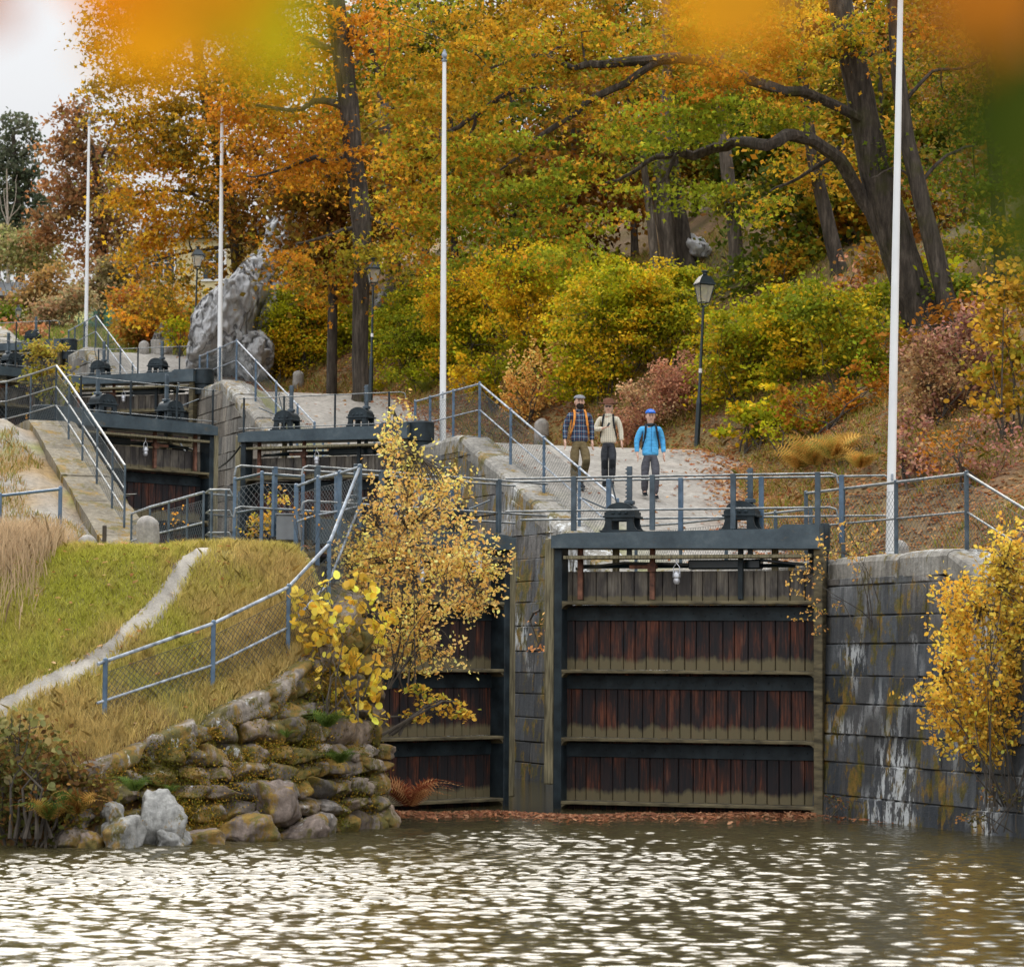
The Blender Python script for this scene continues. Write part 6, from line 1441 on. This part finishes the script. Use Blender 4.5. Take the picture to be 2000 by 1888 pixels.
fern('green fern clump behind the third flagpole at the path edge', hit(835, 765, side='R', d0=50), 24, .8, [(.2, .22, .04), (.3, .28, .06)], 15)

rg = np.random.default_rng(9); mp_ = []
while len(mp_) < 340:
    u_, h_ = rg.random(), rg.random() ** .8
    if fbm(u_ * 7, h_ * 4, 3.) > -.05: mp_.append(wall_pt(u_, h_)[0] + np.array([0, -.16, 0]))
mp_ = np.array(mp_); n = len(mp_) * 70; id_ = np.repeat(np.arange(len(mp_)), 70); C = mp_[id_] + rg.normal(size=(n, 3)) * np.array([.10, .05, .055])
tag(leaves('moss', C, .028, pal([(.10, .09, .012), (.24, .19, .02), (.36, .20, .025), (.42, .26, .04), (.16, .15, .02)], C, n, rg, 1.2), None, OVAL, .2, rg=rg), 'gold and rust brown moss and tiny plants clinging to the rubble wall', 'moss', kind='stuff')
# ------------------------------------------------------------ grass, litter, floating leaves
def blades(name, label, XY, Zf, h, w, cols, seed=0, lean=.5):
    rg = np.random.default_rng(seed); n = len(XY); z = Zf(XY[:, 0], XY[:, 1]); a = rg.uniform(0, 2 * math.pi, n); hh = np.asarray(h) * rg.uniform(.5, 1.3, n); ww = w * rg.uniform(.6, 1.3, n)
    b = np.column_stack([XY, z - .01]); s_ = np.column_stack([np.cos(a), np.sin(a) * .5, np.zeros(n)]) * ww[:, None]
    ld = rg.normal(size=(n, 2)) * lean; tip = b + np.column_stack([ld * hh[:, None], hh]); mid = b + np.column_stack([ld * hh[:, None] * .3, hh * .6])
    V = np.stack([b - s_, b + s_, mid + s_ * .6, tip, mid - s_ * .6], 1).reshape(-1, 3); F = np.arange(n * 5).reshape(n, 5)
    return tag(mesh_np(name, V, F, M['grass'], col=np.repeat(np.clip(cols, .005, .9), 5, axis=0)), label, 'grass', kind='stuff')
rg = np.random.default_rng(77); n = 230000
XY = np.column_stack([rg.uniform(-8.2, -1.7, n), rg.uniform(31.7, 38.4, n)]); wy = np.interp(XY[:, 0], WT[:, 0], WT[:, 1]); T_, V_ = TV(XY[:, 0], XY[:, 1])
ok = (XY[:, 1] > wy - .1) & (V_ < np.where(T_ < 1.2, -7.85, -8.9)) & (dpath(XY[:, 0], XY[:, 1]) > .05 + np.abs(rg.normal(size=n)) * .085) & (fbm(XY[:, 0] * 1.3, XY[:, 1] * 1.3, 50.) + rg.uniform(-.4, 1, n) > -.35)
XY = XY[ok]; wy = wy[ok]; n = len(XY); f = fbm(XY[:, 0] * .8, XY[:, 1] * .8, 2.) + fbm(XY[:, 0] * 3, XY[:, 1] * 3, 8., 2) * .4
low = sm(2.2, .3, XY[:, 1] - wy); dryk = np.clip(.36 + f * .5 + low * .6 + rg.normal(size=n) * .13, 0, 1)
gcol = np.array([.42, .41, .055])[None] * (1 - dryk[:, None]) + np.array([.60, .44, .16])[None] * dryk[:, None]; gcol *= (1 + rg.normal(size=(n, 1)) * .22)
blades('grass', 'short green and straw coloured grass on the left bank slope', XY, zleft, .07 + .08 * np.clip(f + .3, 0, 1) + .05 * low, .006, gcol, 1)
n = 9000; a_ = P(50, 1050, 36.6); XY = np.column_stack([rg.normal(-6.7, .5, n), rg.normal(36.0, .8, n)]); keep = XY[:, 0] < -5.95; XY = XY[keep]; n = len(XY)
blades('tall_grass', 'tall bleached dry grass at the left edge in front of the plain blue rail', XY, zleft, np.full(n, .40), .006, np.array([.55, .40, .24])[None] * (1 + rg.normal(size=(n, 1)) * .2), 2, .35)
n = 40000; tt = rg.uniform(3, 19, n); vv = -8.75 - rg.uniform(0, 5, n); XY = np.column_stack([R0[0] + AX[0] * tt + CX[0] * vv, R0[1] + AX[1] * tt + CX[1] * vv]); k_ = fbm(tt * .8, vv * .8, 70., 3) > .12; XY = XY[k_]; n = len(XY)
blades('dry_grass', 'patchy dry grass on the trodden left ramp beside the pale coping', XY, zleft, np.full(n, .11), .008, np.where(rg.random((n, 1)) < .4, np.array([[.2, .2, .04]]), np.array([[.42, .27, .1]])) * (1 + rg.normal(size=(n, 1)) * .2), 3)
n = 95000; tt = rg.uniform(-3, 52, n); vv = vedge(tt) + rg.uniform(-.3, 9, n); XY = np.column_stack([R0[0] + AX[0] * tt + CX[0] * vv, R0[1] + AX[1] * tt + CX[1] * vv]); k_ = fbm(tt * .7, vv * .7, 71., 3) > -.25; XY = XY[k_]; n = len(XY)
ZR = lambda x, y: zright(*TV(x, y))
blades('undergrowth', 'thin brown and green undergrowth on the slope right of the path', XY, ZR, np.full(n, .20), .009, np.where(rg.random((n, 1)) < .5, np.array([[.22, .23, .03]]), np.array([[.38, .23, .08]])) * (1 + rg.normal(size=(n, 1)) * .25), 4, .8)
n = 30000; tt = rg.uniform(60, 95, n); vv = rg.uniform(1, 14, n); XY = np.column_stack([R0[0] + AX[0] * tt + CX[0] * vv, R0[1] + AX[1] * tt + CX[1] * vv])
blades('meadow_grass', 'bright green meadow grass on the far rise at the left', XY, ZR, np.full(n, .35), .03, np.where(rg.random((n, 1)) < .75, np.array([[.20, .24, .04]]), np.array([[.4, .3, .12]])) * (1 + rg.normal(size=(n, 1)) * .2), 5, .5)
def litter(name, label, XY, Zf, size, cols, dz=.015, seed=0):
    rg = np.random.default_rng(seed); n = len(XY); C = np.column_stack([XY, Zf(XY[:, 0], XY[:, 1]) + dz]); c = np.array(cols)[rg.integers(len(cols), size=n)] * (1 + rg.normal(size=(n, 1)) * .2)
    return tag(leaves(name, C, size, c, None, LOBED, 1.6, rg=rg), label, 'fallen leaves', kind='stuff')
LC = [(.42, .17, .06), (.5, .24, .09), (.34, .12, .05), (.56, .32, .14)]
n = 40000; tt = rg.uniform(-3, 56, n); vv = vedge(tt) + np.abs(rg.normal(size=n)) * 3.0 - .35 - np.abs(rg.normal(size=n)) * .5; k_ = vv > .7; tt, vv = tt[k_], vv[k_]
litter('fallen_leaves', 'brown fallen leaves along the edge of the gravel path and up the slope', np.column_stack([R0[0] + AX[0] * tt + CX[0] * vv, R0[1] + AX[1] * tt + CX[1] * vv]), ZR, .11, LC, .02, 1)
n = 900; tt = rg.uniform(-2, 50, n); vv = rg.uniform(.7, 5.5, n)
litter('scattered_leaves', 'scattered brown leaves lying on the gravel path', np.column_stack([R0[0] + AX[0] * tt + CX[0] * vv, R0[1] + AX[1] * tt + CX[1] * vv]), ZR, .10, LC, .015, 2)
n = 500; XY = np.column_stack([rg.uniform(-8, -2, n), rg.uniform(32, 38, n)])
litter('leaves_on_grass', 'scattered tan leaves lying in the grass of the left bank', XY, zleft, .085, LC + [(.6, .4, .2)], .07, 3)
n = 2600; x_ = rg.uniform(-1.8, 6.2, n); y_ = 38.6 - np.abs(rg.normal(size=n)) * .7 + fbm(x_ * .9, x_ * 0., 3.) * .5; t_, v_ = TV(x_, y_); ok = (v_ < -.35) & (v_ > -7.2); XY = np.column_stack([x_, y_])[ok]
litter('floating_leaves', 'drift of orange brown leaves floating on the water in front of the gates', XY, lambda x, y: np.full(len(x), .02), .085, [(.42, .17, .08), (.5, .26, .14), (.28, .11, .06)], .01, 4)

# ------------------------------------------------------------ overhanging branch close to the camera (far out of focus)
root = thing('overhanging_branch', 'out of focus orange and green leaves hanging in at the top edge, close by', 'branch', P(1000, -420, .85))
inv = -P(1000, -420, .85)
LV = [(250, -60, .036, (.85, .27, .005)), (330, 20, .042, (.88, .36, .005)), (420, -40, .036, (.62, .26, .01)), (270, 40, .034, (.88, .40, .01)), (520, 0, .036, (.30, .32, .005)), (530, 90, .022, (.55, .42, .01)), (450, 50, .024, (.3, .3, .01)),
      (1400, -40, .045, (.72, .30, .01)), (1450, 0, .03, (.6, .26, .01)), (-40, 0, .022, (.5, .14, .02)), (1975, -20, .055, (.36, .10, .01)), (1925, 0, .03, (.42, .14, .01)), (2050, 130, .055, (.03, .045, .004)), (2030, 230, .045, (.03, .05, .004)), (2090, 330, .05, (.05, .07, .006)), (2080, 450, .04, (.08, .10, .008))]
V, F, C = [], [], []
for k, (px, py, s_, c) in enumerate(LV):
    d = .82 + .12 * math.sin(k * 2.1); p = P(px, py, d) + inv; a = k * 1.7; n0 = len(V)
    nx = np.array([math.cos(a), .25 * math.sin(k), math.sin(a)]); ny = np.array([-math.sin(a), .3 * math.cos(k * 3), math.cos(a)])
    for q in LOBED * 1.25: V.append(p + (nx * q[0] + ny * q[1] * 1.5) * s_ + np.array([0, q[2] * s_, 0])); C.append(c)
    F.append(tuple(range(n0, n0 + 12)))
mesh_np('leaves', np.array(V), F, M['leaf'], root, col=np.array(C))
tw = MB(); spine = [P(x_, -300 - 60 * math.sin(x_ / 500), .86) + inv for x_ in range(-300, 2500, 200)]; tw.tube(spine, .004, 6)
for k, (px, py, s_, c) in enumerate(LV):
    p = P(px, py, .82 + .12 * math.sin(k * 2.1)) + inv; q = min(spine, key=lambda s__: np.linalg.norm(s__ - p)); tw.tube([q, (np.array(q) + p) / 2 + np.array([.004, 0, .004]), p], .0012, 4, False)
tw.build('twig', M['bark_dark'], root)
